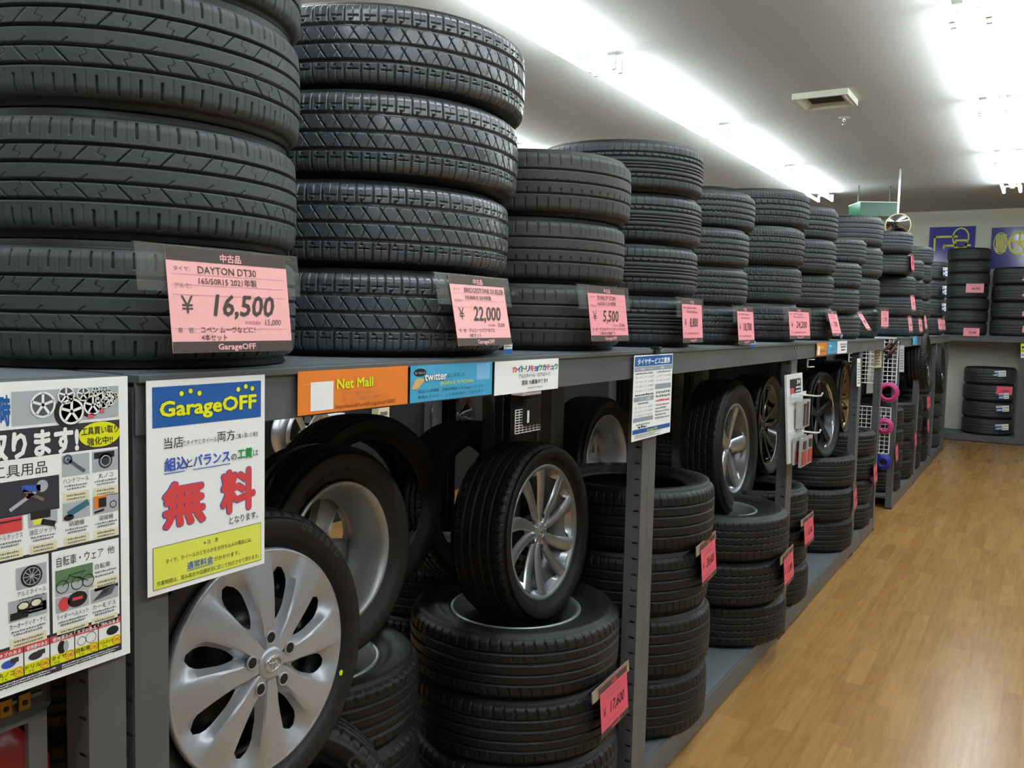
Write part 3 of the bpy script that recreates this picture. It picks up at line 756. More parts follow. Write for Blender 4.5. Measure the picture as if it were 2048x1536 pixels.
std_wheel((1642, 830), 5.75, 'w5', 0.58, 0.20, 'dark five spoke wheel with polished lip right of the accessory board', 0.23, 5, [0.0], 0.05, 0.066, GUNM, GUNM, lean=0.09, yaw=-0.12, rh=0.06, ro=0.208, z0=-0.02, zr=0.004, bm=GUNM, rot=0.62, lip=True)
std_wheel((1684, 796), 6.6, 'w5', 0.58, 0.20, 'bronze many spoke wheel near the rack end', 0.23, 6, [0.0, 0.4], 0.022, 0.024, BRONZE, BRONZE, lean=0.04, rh=0.055, ro=0.206, z0=-0.01, zr=0.004, bm=BRONZE, rot=0.1)
# wheels seen from behind
def back_wheel(px, dep, tk, D, w, R, label, lean=0.05, group=WG, rot=0.4, weight=True):
    rt = wheel(px, dep, D, w, R, tk, label, lean=lean, flip=True, group=group)
    child('rim_barrel', barrel(R, w*0.84, SILVD).mesh('rim_barrel', smooth=True), rt)
    me = wheel_face(R-0.02, 5, [0.0], 0.075, 0.09, 0.06, R*0.8, z0=w*0.22, zr=w*0.34, recess=0.012, m=SILVD, zpow=1.2)
    add_face(me, rt, 'spoke_face', 0.022)
    if weight:
        b = MB(); n = 6
        for k in range(n):
            a0 = 1.05+0.05*k; a1 = a0+0.052
            b.add([((R-0.0225)*math.cos(a), (R-0.0225)*math.sin(a), z) for a, z in ((a0, -0.036), (a1, -0.036), (a1, -0.056), (a0, -0.056))]
                  +[((R-0.029)*math.cos(a), (R-0.029)*math.sin(a), z) for a, z in ((a0, -0.036), (a1, -0.036), (a1, -0.056), (a0, -0.056))], [(0,1,2,3),(7,6,5,4),(0,4,5,1),(1,5,6,2),(2,6,7,3),(3,7,4,0)], BLACKP)
        child('balance_weight', b.mesh('balance_weight'), rt, 'black stick on balance weight')
    return rt
back_wheel((674, 1106), 2.2, 'w2', 0.56, 0.18, 0.178, 'wheel turned around, bare silver barrel showing, behind the hub cap wheel', lean=0.07)
back_wheel((1207, 922), 3.9, 'w1', 0.60, 0.19, 0.205, 'turned around wheel behind the post with the service price sheet', group='wheels in the rear row', weight=False)
# rear row wheels with dark tread turned to the aisle
def plain_wheel(px, dep, label, key='w1', lean=0.1, yaw=-0.2):
    P = atd(px[0], px[1], dep)
    rt = empty('tire', P, label, 'tire', 'tires in the rear row', Matrix.Rotation(yaw, 3, 'Z') @ Matrix.Rotation(math.pi/2-lean, 3, 'Y'))
    child('tread', KINDS[key]['tread'], rt); child('sidewall', KINDS[key]['side'], rt)
    return rt
plain_wheel((715, 1010), 2.75, 'upright tire behind the turned around silver wheel')
plain_wheel((935, 1000), 3.15, 'upright tire in the dark between the two silver wheels')
# lying wheel rims inside the flat stacks
for t_, R_t, w_t in ((topA, 0.208, 0.195), (topB, 0.193, 0.188), (topV, 0.181, 0.205)):
    child('rim_barrel', barrel(R_t-0.003, w_t*0.8, SILVD).mesh('rim_barrel', smooth=True), t_, 'silver rim inside the lying tire')
# tire leaning at the bottom
Q = atx(716, 1470, -0.30); dv = np.array([math.sin(0.7), math.cos(0.7), 0.0]); R_g = 0.2875
P = Q-R_g*(0.70*dv+np.array([0, 0, 0.70]))
rt = empty('tire', P, 'tire standing on edge at the bottom of the picture with big sidewall letters', 'tire', G2, Matrix.Rotation(-0.7, 3, 'Z') @ Matrix.Rotation(math.pi/2-0.05, 3, 'Y'))
child('tread', KINDS['w1']['tread'], rt); child('sidewall', KINDS['w1']['side'], rt)
arc_text(rt, 'GT', 0.252, math.radians(134), -0.16, 0.036, 0.19*0.507, LETT)
# ------------------------------------------------------------------ price cards
CW, CHH = 0.21, 0.148
def price_card(bl, br, price, label, tilt=0.12, Xb=0.03, detail=0, tax='', lines=(), paper=PINK, group='pink price cards on the top shelf', plate=True, tipx=0.0, w=CW, hcard=CHH, bottom=None, name='price_card', anc=None):
    B = np.array(anc) if anc is not None else atx(bl[0], bl[1], Xb)
    lo, hi = -1.45, 1.45        # turn about the vertical so the card spans bl..br
    if br is None: a = 0.0
    else:
        for _ in range(40):
            a = (lo+hi)/2
            if proj(B+w*np.array([math.sin(a), math.cos(a), 0]))[0] < br: lo = a
            else: hi = a
    U = np.array([math.sin(a), math.cos(a), 0.0]); N = np.array([math.cos(a), -math.sin(a), 0.0])
    V = np.array([0, 0, 1.0])*math.cos(tilt)-N*math.sin(tilt)
    BL, BR, TR, TL = B, B+U*w, B+U*w+V*hcard, B+V*hcard
    s = Sheet(BL, BR, TR, TL, 21.0, 14.8, 0.001, paper)
    s.rect(0, 13.0, 21, 14.8, BROWN, 1); s.rect(0, 0, 21, 1.6, BROWN, 1)
    s.text('中古品', 10.6, 13.3, 1.15, paper, 2, 0.03, al='C')
    s.text('GarageOFF', 10.6, 0.4, 0.85, paper, 2, 0.03, al='C', w=6.6)
    ink = BROWN if detail else INKR
    s.text('¥', 1.8, 5.6, 2.5, BROWN, 2, 0.0)
    s.text(price, 7.0, 5.4, 3.1, ink, 2, 0.028, shear=0.22, w=10.6 if len(price) > 5 else 8.6)
    if tax: s.text(tax, 19.0, 4.0, 0.9, BROWN, 2, shear=0.15, al='R', w=3.0)
    if detail:
        s.text('タイヤ：', 1.0, 11.6, 0.75, INKG, 2); s.text('アルミ：', 1.0, 9.2, 0.75, INKG, 2); s.text('車　種：', 1.0, 2.9, 0.75, INKG, 2)
        s.text('本体価格¥', 12.2, 4.1, 0.6, INKP, 2)
        ys = (11.5, 10.0, 3.05, 1.95)
        for t, y in zip(lines, ys):
            wmax = min(15.5, 0.98*len(t)) if y > 5 else None
            s.text(t, 4.9 if y > 5 else 4.6, y-0.15, 1.08 if y > 5 else 0.9, BROWN, 2, 0.006)
        for y in (8.2, 9.6, 11.1, 3.4): s.line(0.6, y, 20.4, y, 0.05, INKP, 1)
    else:
        s.bars(4.5, 15, 11.5, 0.8, INKP, 2, 1); s.bars(4.6, 16, 10.1, 0.8, INKP, 2, 2); s.bars(1.2, 3.4, 11.6, 0.6, INKP, 2, 3)
        s.bars(4.6, 17, 2.9, 0.7, INKP, 2, 4); s.bars(1.2, 3.4, 3.0, 0.6, INKP, 2, 5)
    rt = s.thing(name, label, 'price card', group)
    if plate:
        o = BL-U*0.045-N*0.003; T = 0.0012
        q0 = [o+V*(hcard-0.062), o+U*(w+0.075)+V*(hcard-0.062), o+U*(w+0.075)+V*(hcard+0.004), o+V*(hcard+0.004)]
        b = MB(); b.hexa(q0, [p-N*T for p in q0], ACRY)
        e = [o+V*(hcard+0.004), o+U*(w+0.075)+V*(hcard+0.004)]
        b.hexa([e[0]-V*.002, e[1]-V*.002, e[1], e[0]], [p-N*0.006 for p in (e[0]-V*.002, e[1]-V*.002, e[1], e[0])], ACRY)
        b.build('clear_sleeve', rt)
    return rt
price_card((347, 707), 585, '16,500', 'large pink card reading 16,500 yen, nearest on the top shelf', 0.12, 0.03, 1, '15,000', ('DAYTON DT30', '165/50R15 2021年製', 'コペン ムーヴなどに！', '4本セット'), PINKL, w=0.223)
price_card((917.5, 692), 1024, '22,000', 'pink card reading 22,000 yen in front of the blocky tread tires', 0.2, 0.03, 1, '20,000', ('BRIDGESTONE DUELER H/T 684 Ⅱ', '195/80R15 2019年製', 'ジムニーシエラ などに', '4本セット'), PINKL)
price_card((1184, 683), 1258, '5,500', 'pink card reading 5,500 yen in front of the three tire stack', 0.14, 0.03, 1, '5,000', ('DUNLOP EC204', '165/55R15 2018年製', 'ワゴンR タント スペーシアなどに', '１本のみの価格です'), PINK)
price_card((1367, 686), 1406, '8,800', 'pink card reading 8,800 yen in front of the ladder tread tires', 0.08, 0.03, paper=PINK)
price_card((1478, 688.5), 1509.5, '18,700', 'pink card reading 18,700 yen in front of the wavy groove tires', 0.1, 0.03, paper=PINK)
price_card((1580.7, 678), 1621, '24,200', 'pink card reading 24,200 yen, turned toward the camera', 0.12, 0.03, paper=PINK)
price_card((1666.6, 672), 1684, '7,700', 'leaning pink card right after the 24,200 yen card', 0.28, 0.03, paper=PINK)
price_card((1735, 661), 1743.7, '9,900', 'strongly tilted narrow looking pink card above the rack end', 0.55, 0.03, paper=PINK)
price_card((1762.5, 657.5), 1777, '7,700', 'upright pink card under the wide tires at the rack end', 0.05, 0.03, paper=PINK)
for bl, br, lb, z in (((1824, 622), 1832, 'pink card hanging higher than its neighbors below the round mirror', 0), ((1819, 664.6), 1826, 'pink card under the tires below the round mirror', 0),
               ((1839.6, 665.7), 1846, 'pink card left of a close pair past the mirror stack', 0), ((1851, 659), 1855, 'thin pink card just behind another past the mirror stack', 0),
               ((1878, 661.5), 1885.5, 'left card of the far overlapping pair', 0), ((1886.5, 661.5), 1891.7, 'right card of the far overlapping pair', 0)):
    price_card(bl, br, '5,500', lb, 0.15, 0.03, paper=PINK, plate=False)
price_card((1823, 541), 1829, '9,900', 'red pink card stuck high between the far top tires', 0.1, -0.005, paper=PINKH, plate=False)
GL = 'hot pink price cards on the lower shelf'
def clip_bar(bl, br, rt, U=None):
    pass
def low_card(bl, br, price, label, tilt=0.08, Xb=0.05, bar=True):
    rt = price_card(bl, br, price, label, tilt, Xb, paper=PINKH, group=GL, plate=False)
    if bar:
        me = [c for c in rt.children if c.name.startswith('paper')][0]
        v = [rt.matrix_world @ p.co for p in me.data.vertices][:4]
        U = (v[1]-v[0]).normalized(); V = (v[3]-v[0]).normalized(); N = U.cross(V)
        a = v[3]-U*0.045-V*0.03-N*0.004; L = (v[1]-v[0]).length+0.075
        q = [a, a+U*L, a+U*L+V*0.034, a+V*0.034]
        b = MB(); b.hexa(q, [p-N*0.003 for p in q], mat('tan clear holder', (150, 140, 120), 0.25)); b.build('holder', rt)
    return rt
low_card((1204, 1479), 1257, '17,600', 'hot pink card reading 17,600 yen, nearest on the lower shelf', Xb=0.03)
low_card((1405, 1175), 1433, '39,600', 'hot pink card reading 39,600 yen on the lower shelf', Xb=0.08)
low_card((1569.7, 1178), 1588, '13,200', 'hot pink card on the second tire of the van stack', Xb=0.115)
low_card((1610, 1096.5), 1628, '16,500', 'hot pink card folded over a tan holder under the accessory board', Xb=0.06)
low_card((1709, 1024), 1714.7, '19,800', 'hot pink card beside the stack of the twin spoke wheel', Xb=0.05, bar=False)
low_card((1748.5, 971), 1755, '19,800', 'hot pink card at the end of the near rack', Xb=0.05, bar=False)
low_card((1792, 926), 1797, '9,900', 'lowest hot pink card just past the gap', Xb=0.03, bar=False)
low_card((1830, 896), 1834, '9,900', 'hot pink card on the second stack past the gap', Xb=0.03, bar=False)
low_card((1854.6, 819), 1861, '9,900', 'highest hot pink card on the far lower shelf', Xb=0.03, bar=False)
low_card((1855.5, 866), 1859, '9,900', 'thin hot pink card on the farthest lower bay', Xb=0.03, bar=False)
# cards on the back wall rack face the camera
def flat_card(x0, y1, x1, label, price, Y, paper=PINK):
    B = aty(x0, y1, Y); w = aty(x1, y1, Y)[0]-B[0]
    BR = B+np.array([w, 0, 0]); V = np.array([0, 0.02, w*0.66])
    s = Sheet(B, BR, BR+V, B+V, 21, 14.8, 0.001, paper)
    s.text(price, 6.5, 5, 3.6, INKR, 2, 0.02, 0.2, w=10); s.bars(3, 17, 10.5, 0.9, INKP, 2, 1)
    s.rect(0, 13.4, 21, 14.8, BROWN); s.rect(0, 0, 21, 1.0, BROWN)
    return s.thing('price_card', label, 'price card', 'pink price cards on the back wall rack')
flat_card(1931, 586.5, 1967, 'pink card halfway up the tall back wall stack', '44,000', 13.78)
flat_card(1926, 673, 1958.4, 'pink card at the foot of the tall back wall stack', '22,000', 13.78)
flat_card(1991.5, 789.5, 2024, 'pink card on the labelled stack under the back wall rack', '33,000', 13.79, PINKH)
for k, y in enumerate((562, 594, 633, 666)):
    flat_card(2044, y, 2076, ['topmost', 'second', 'third', 'lowest'][k]+' pink card at the right picture edge on the back rack', '5,500', 13.78)
# tread labels
def sticker(q, label, m2=NAVY, group='white and blue tread labels'):
    s = Sheet(*q, 20, 8, 0.0008, PAPER)
    s.rect(0, 0, 10, 5.5, m2); s.bars(1, 9, 1.5, 2.2, PAPER, 2, 3); s.bars(0.8, 9.5, 6.3, 1.0, INK, 2, 5); s.bars(11, 19, 1.5, 1.2, INKG, 2, 6); s.bars(11, 19, 4.5, 1.6, INKG, 2, 7)
    return s.thing('tread_label', label, 'label', group)
for k, (x0, x1, y0, y1) in enumerate(((1981.5, 2012, 741, 753), (1997, 2018, 786, 797.5), (1992, 2018, 811, 823), (1990, 2017, 848, 860))):
    Y = 13.79
    q = [aty(x0, y1+1, Y), aty(x1, y1, Y), aty(x1, y0, Y), aty(x0, y0+1, Y)]
    sticker(q, ['white and blue label on the top tire under the back rack', 'white label peeking under the pink card on the back rack', 'white and blue label on the third tire under the back rack', 'lowest white and blue label under the back wall rack'][k])
for k, (x0, x1, y0, y1) in enumerate(((1886, 1895, 535, 552), (1885, 1893, 572, 589), (1884, 1892, 607, 622))):
    B = aty(x0, y1, 11.65)
    q = [aty(x0, y1, 11.7), aty(x1, y1, 11.85), aty(x1, y0, 11.85), aty(x0, y0, 11.7)]
    sticker(q, ['blue and white label on the top far stack tire', 'blue and white label on the middle far stack tire', 'small white label on the lowest far stack tire'][k], group='labels on the far top stack')
# blue white flag stickers at the shelf lip
for (x, y, lb) in ((1016, 708, 'small white and blue flag sticker below the 22,000 yen card'), (1506, 694, 'small white sticker on the shelf lip below the 18,700 yen card'), (1683, 677, 'small white sticker on the shelf lip below the leaning card')):
    p = atx(x, y, 0.014); d = 0.018 if x < 1400 else 0.03
    s = Sheet(p+np.array([0, -d, 0]), p+np.array([0, d, 0]), p+np.array([0, d, 0.024]), p+np.array([0, -d, 0.024]), 10, 10, 0.0008, PAPER)
    s.rect(0, 0, 10, 5, NAVY); s.bars(1, 9, 6.5, 1.5, INKG, 2, 3)
    s.thing('flag_sticker', lb, 'sticker', 'flag stickers on the shelf lip')

# ------------------------------------------------------------------ A4 notice on the first post
def quadpx(pts, X): return [atx(x, y, X) for x, y in pts]
s = Sheet(np.array([0.0145, 0.755, 1.178]), np.array([0.0145, 0.967, 1.178]), np.array([0.0145, 0.967, 1.479]), np.array([0.0145, 0.755, 1.479]), 21, 29.7, 0.0008)
s.rect(0.9, 23.2, 20.2, 28.8, NAVY)
OUTL = mat('dark logo outline', (40, 60, 60), 0.6)
def logo(s, u, v, h, w, dots=True):
    s.text('GarageOFF', u, v, h, OUTL, 2, 0.062, w=w); s.text('GarageOFF', u+0.02*w/17, v, h, YEL, 3, 0.042, w=w)
    if dots:
        for fx, fy in ((0.205, 1.42), (0.295, 1.55), (0.385, 1.36), (0.80, 1.42), (0.885, 1.6), (0.96, 1.42)):
            s.disc(u+fx*w, v+fy*h, 0.2*h, OUTL, 2); s.disc(u+fx*w, v+fy*h, 0.17*h, YEL, 3)
logo(s, 2.1, 24.7, 2.1, 17.0)
s.text('当店', 2.7, 20.3, 1.55, INK); s.text('でタイヤとホイール', 5.7, 20.35, 0.75, INK, w=6.0); s.text('両方', 11.8, 20.3, 1.55, INK); s.text('をご購入頂いた場合', 14.6, 20.35, 0.72, INK, w=5.0)
s.text('組込', 2.8, 17.2, 1.75, BLUE, bold=0.03); s.line(2.7, 16.7, 6.1, 16.7, 0.12, BLUE)
s.text('と', 6.4, 17.2, 1.35, INK, bold=0.01); s.text('バランス', 7.6, 17.2, 1.65, BLUE, bold=0.03, w=6.5); s.line(7.5, 16.7, 14.2, 16.7, 0.12, BLUE)
s.text('の', 14.4, 17.2, 1.1, INK, bold=0.01); s.text('工賃', 15.6, 17.3, 1.45, GREENI, bold=0.04, w=2.8); s.text('は', 18.6, 17.3, 1.1, INK)
s.text('無', 2.6, 9.6, 6.0, BLUE, 2, 0.053, w=6.85); s.text('無', 2.7, 9.65, 5.9, RED, 3, 0.045, w=6.7)
s.text('料', 12.6, 9.9, 6.0, BLUE, 2, 0.053, w=6.25); s.text('料', 12.7, 9.95, 5.9, RED, 3, 0.045, w=6.1)
s.text('となります。', 14.0, 7.6, 1.15, INK, w=5.6, bold=0.005)
s.rect(0.8, 0.7, 20.3, 6.7, INKG, 1); s.rect(0.9, 0.8, 20.2, 6.6, YELP, 2)
s.text('※ 注　意', 10.6, 5.45, 0.62, INK, 3, al='C'); s.text('タイヤ、ホイールのどちらかをお持ち込みの場合には、', 10.6, 4.1, 0.68, INK, 3, al='C', w=15.5)
s.text('通常料金', 6.4, 2.5, 1.05, BLUE, 3, 0.015); s.line(6.4, 2.25, 11.0, 2.25, 0.1, BLUE, 3); s.text('がかかります。', 11.2, 2.6, 0.68, INK, 3)
s.text('作業時間は、混み具合や店舗状況に応じて対応させて頂きます。', 10.6, 1.25, 0.66, INK, 3, al='C', w=18.4)
s.thing('paper_notice', 'white notice with blue logo band, red kanji and yellow box on the near post', 'notice')

# ------------------------------------------------------------------ beam signs
def beam_sign(pts, W, H, back, X=0.0135):
    q = quadpx(pts, X); y0 = (q[0][1]+q[3][1])/2; y1 = (q[1][1]+q[2][1])/2
    zt = (q[2][2]+q[3][2])/2; zb = (q[0][2]+q[1][2])/2
    return Sheet((X, y0, zb), (X, y1, zb), (X, y1, zt), (X, y0, zt), W, H, 0.0008, back)
s = beam_sign([(595.7, 831), (815.4, 808), (815.4, 732), (595.7, 743)], 29, 8.4, ORANGE)
s.rect(2.9, 0.6, 8.4, 6.2, PAPER); s.text('Net Mall', 9.2, 4.6, 2.0, mat('olive outline', (110, 110, 20), 0.6), 2, 0.05, w=9.6); s.text('Net Mall', 9.2, 4.6, 2.0, YEL, 3, 0.035, w=9.5)
s.text('おうちで選ぶならネットで！', 11.0, 3.2, 0.7, INKP, w=10); s.text('ガレージオフ商品はネット通販サイトで！', 10.8, 2.0, 0.7, INKP, w=12.5)
s.text('https://netmall.hardoff.co.jp/shop/105003', 8.9, 0.6, 0.85, mat('brown ink', (120, 60, 20), 0.6), w=16.3)
s.text('インターネット', 1.0, 5.6, 0.6, mat('pale orange ink', (250, 190, 150), 0.6), shear=0.6, w=3.2)
s.thing('beam_sign', 'orange banner on the beam with yellow Net Mall lettering', 'sign', 'shelf edge signs')
s = beam_sign([(820.7, 804.5), (983.5, 790), (984.5, 723), (820.7, 732)], 29, 8.3, SKY)
s.disc(3.0, 6.7, 2.0, BLACKP, 1, 0.9); s.text('な〜なんと!', 3.0, 6.4, 0.6, PAPER, al='C')
s.text('twitter', 4.4, 4.7, 1.9, BLACKP, 2, 0.06, w=7.6); s.text('twitter', 4.5, 4.75, 1.9, PAPER, 3, 0.03, w=7.4); s.text('はじめました', 12.2, 5.2, 1.0, mat('deep blue ink', (20, 70, 110), 0.6), 2, w=6.2)
s.rect(22.8, 4.0, 28.0, 8.0, mat('light blue ink', (130, 190, 235), 0.5)); s.text('@GARAGE_YONEZAWA', 9.6, 3.5, 0.8, YEL, w=12)
s.text('商品の入荷情報、お得な情報などをTweetしています', 2.4, 2.1, 0.75, mat('deep blue ink', (20, 70, 110)), w=23); s.text('皆様のフォロー、いいね!お待ちしております', 2.4, 0.8, 0.75, mat('deep blue ink', (20, 70, 110)), w=23)
for k in range(7):
    a = math.radians(60+k*18); s.poly([(2.0, 2.9), (2.0+2.6*math.cos(a-.13)+1, 2.9+2.6*math.sin(a-.13)), (2.0+2.6*math.cos(a+.13)+1, 2.9+2.6*math.sin(a+.13))], mat('fan gold ink', (236, 190, 110), 0.5), 2)
s.thing('beam_sign', 'sky blue banner on the beam with white twitter lettering', 'sign', 'shelf edge signs')
s = beam_sign([(989, 790), (1116, 778), (1117, 716), (989.5, 724)], 29, 8.3, PAPER)
cols = [RED, BLUE, GREENI, mat('purple ink', (120, 60, 150), 0.6)]
for i, ch in enumerate('カイトリキョウカチュウ'): s.text(ch, 7.3+i*1.95, 5.4, 1.7, cols[i % 4], 3, 0.03, w=1.75)
s.text('アルミホイール・エアロパーツ', 10.2, 3.8, 1.1, INK, w=14.5, bold=0.01); s.text('買取 大募集中です!!', 11.5, 2.0, 1.2, INK, w=12, bold=0.01); s.text('garageoff yonezawa', 14.2, 0.9, 0.5, INKG, w=7)
s.thing('beam_sign', 'white banner on the beam with multicolored katakana letters', 'sign', 'shelf edge signs')
for pts, m, lb in (([(1633.5, 713), (1654, 709), (1654, 684), (1633.5, 687)], ORANGE, 'small far orange banner on the rack beam'), ([(1655, 709), (1673.5, 706), (1673.5, 682.5), (1655, 684)], SKY, 'small far light blue banner on the rack beam'), ([(1674.5, 708.5), (1694, 704.5), (1694, 681), (1674.5, 683.5)], PAPER, 'small far white banner on the rack beam')):
    s = beam_sign(pts, 29, 8.3, m)
    if m is PAPER:
        for i, ch in enumerate('カイトリキョウカチュウ'): s.text(ch, 7.3+i*1.95, 5.4, 1.7, cols[i % 4], 3, 0.03, w=1.75)
        s.bars(10, 25, 3.8, 1.1, INK, 2, 3); s.bars(11, 24, 1.8, 1.2, INK, 2, 4)
    else:
        if m is ORANGE: s.rect(2.9, 0.6, 8.4, 6.2, PAPER); s.text('Net Mall', 9.2, 4.6, 2.0, YEL, 3, 0.035, w=9.5)
        else: s.text('twitter', 4.5, 4.75, 1.9, PAPER, 3, 0.03, w=7.4)
        s.bars(9.5, 24, 2.4, 0.9, INKG, 2, 5)
    s.thing('beam_sign', lb, 'sign', 'far shelf edge signs')
p = atx(1831, 682, 0.0135)
s = Sheet(p+np.array([0, -.2, -.035]), p+np.array([0, .1, -.035]), p+np.array([0, .1, .045]), p+np.array([0, -.2, .045]), 29, 8.3, 0.0008, SKY)
s.text('twitter', 4.5, 4.4, 1.9, PAPER, 3, 0.03, w=7.4)
s.thing('beam_sign', 'pale blue banner on the rack beam past the gap', 'sign', 'far shelf edge signs')

# ------------------------------------------------------------------ tire service price sheet
s = Sheet((0.016, 2.407, 1.214), (0.016, 2.722, 1.214), (0.016, 2.722, 1.473), (0.016, 2.407, 1.473), 21, 29.7, 0.0012)
s.q[0][2] = 1.218; 
s.rect(0.3, 25.8, 20.7, 29.3, NAVY); s.text('タイヤサービス工賃表', 10.5, 26.5, 2.1, PAPER, 2, 0.03, al='C', w=17.5)
MG = mat('table grey ink', (150, 160, 176), 0.6)
s.rect(0.3, 24.0, 20.7, 25.6, MG); s.text('タイヤ組替え・バランス', 1.2, 24.4, 0.9, PAPER, 2, w=9); s.text('脱着', 14, 24.4, 0.9, PAPER)
for k in range(4): s.text(['12〜14インチ 1,320円', '15〜16インチ 1,650円', '17〜18インチ 2,200円', '19〜20インチ 2,750円'][k], 1.0, 21.6-k*1.6, 0.85, INKG, w=9.4)
s.bars(1, 10, 23.0, 0.6, INKG, 2, 3); s.bars(12, 20, 23.0, 0.6, INKG, 2, 4)
for k in range(2): s.text(['12〜18インチ 440円', '19〜20インチ 550円'][k], 12.0, 21.4-k*1.6, 0.85, INKG, w=8)
s.rect(11.4, 17.0, 20.5, 18.9, MG); s.rect(0.4, 13.4, 10.7, 15.0, MG); s.text('バランス調整', 3.2, 13.8, 0.9, PAPER)
s.bars(1, 10.5, 15.4, 0.7, INK, 2, 9)
for k in range(2): s.bars(12, 20, 15.4-k*1.4, 0.9, INKG, 2, 11+k)
s.bars(12, 20, 12.4, 0.9, RED, 2, 31)
for k in range(5): s.bars(12, 20-(k % 2)*2, 10.9-k*1.2, 0.6, INKG, 2, 21+k)
s.bars(2.5, 8, 12.4, 0.6, INKG, 2, 41)
for k in range(3): s.text(['12〜14インチ 440円', '15〜18インチ 550円', '19〜20インチ 660円'][k], 1.0, 10.9-k*1.4, 0.8, INKG, w=9.2)
s.rect(0.4, 6.2, 10.7, 7.7, MG); s.bars(2, 9, 4.9, 0.6, INKG, 2, 51); s.bars(3, 7.5, 3.9, 0.9, INK, 2, 52)
s.rect(0.3, 4.0-2.0, 20.7, 3.6, NAVY); s.text('GarageOFF', 10.5, 2.3, 0.9, YEL, 2, 0.02, al='C'); 
for k in range(3): s.bars(1.5, 15-(k % 2)*3, 1.4-k*0.5, 0.28, INKG, 2, 61+k)
rt = s.thing('price_sheet', 'white and blue tire service price sheet hanging on a post', 'sheet')
b = MB(); b.box((0.0155, 2.56, 1.474), (0.022, 2.60, 1.492), BLACKP); b.box((0.0, 2.565, 1.489), (0.03, 2.595, 1.497), BLACKP); b.build('clip', rt, bevel=0.003)
# ------------------------------------------------------------------ big buying poster at the left
s = Sheet((0.0145, 0.30, 1.109), (0.0145, 0.727, 1.109), (0.0145, 0.727, 1.487), (0.0145, 0.30, 1.487), 43, 38, 0.0008)
R_ = s.rect; PH = GREYP
# car wheel photo strip
R_(27.5, 32.7, 41.6, 36.8, GREYP)
for cx, cy, r, k in ((31.3, 35.0, 1.7, 0), (34.3, 36.0, 1.2, 0), (35.0, 33.9, 1.75, 1), (36.6, 36.0, 0.95, 0), (37.9, 34.5, 1.35, 1), (39.3, 35.0, 1.15, 1), (40.3, 35.2, 1.0, 1), (41.0, 35.4, 0.6, 1), (38.3, 36.3, 0.6, 0), (39.6, 36.4, 0.5, 0)):
    if k: s.disc(cx-0.35, cy, r*1.12, INK, 2, r*1.15)
    s.disc(cx, cy, r*0.95, DARKB if k else GREYD, 2); s.ring(cx, cy, r*0.95, r*0.16, PAPER, 3)
    for a in range(5):
        an = a*2*math.pi/5+0.3; s.line(cx, cy, cx+r*0.85*math.cos(an), cy+r*0.85*math.sin(an), r*0.2, PAPER, 3)
s.rect(37.2, 32.8, 38.0, 33.4, PINKH, 3); s.rect(38.8, 33.4, 39.5, 34.0, PINKH, 3)
s.text('GarageOFF 時', 20.0, 33.2, 3.4, NAVY, 2, 0.04, w=7.3)
R_(20, 0.9, 41.7, 32.3, DARKB)
s.text('買取ります!', 21.5, 29.0, 3.2, PAPER, 3, 0.045, w=14.3)
s.disc(38.85, 30.6, 2.9, YEL, 2, 1.65); s.text('工具買い取り', 38.85, 30.75, 1.0, INK, 3, 0.015, al='C', w=5.2); s.text('強化中!!', 38.85, 29.35, 1.0, INK, 3, 0.015, al='C', w=3.6)
R_(20.5, 16.8, 41.4, 28.7, PAPER, 2)
s.text('工具用品', 25.0, 26.7, 1.5, INK, 3, w=6.7)
R_(22, 21.8, 33.2, 26.1, DARKB, 3); s.line(27, 22.6, 30.2, 24.4, 0.45, GREYP, 4); s.line(28.6, 24.8, 31.2, 23.2, 0.4, STEEL, 4); s.disc(31.0, 25.0, 0.75, GREYP, 4); s.line(28.5, 25.0, 30.8, 24.8, 0.8, BLUE, 4); s.disc(29.3, 24.0, 0.35, RED, 4)
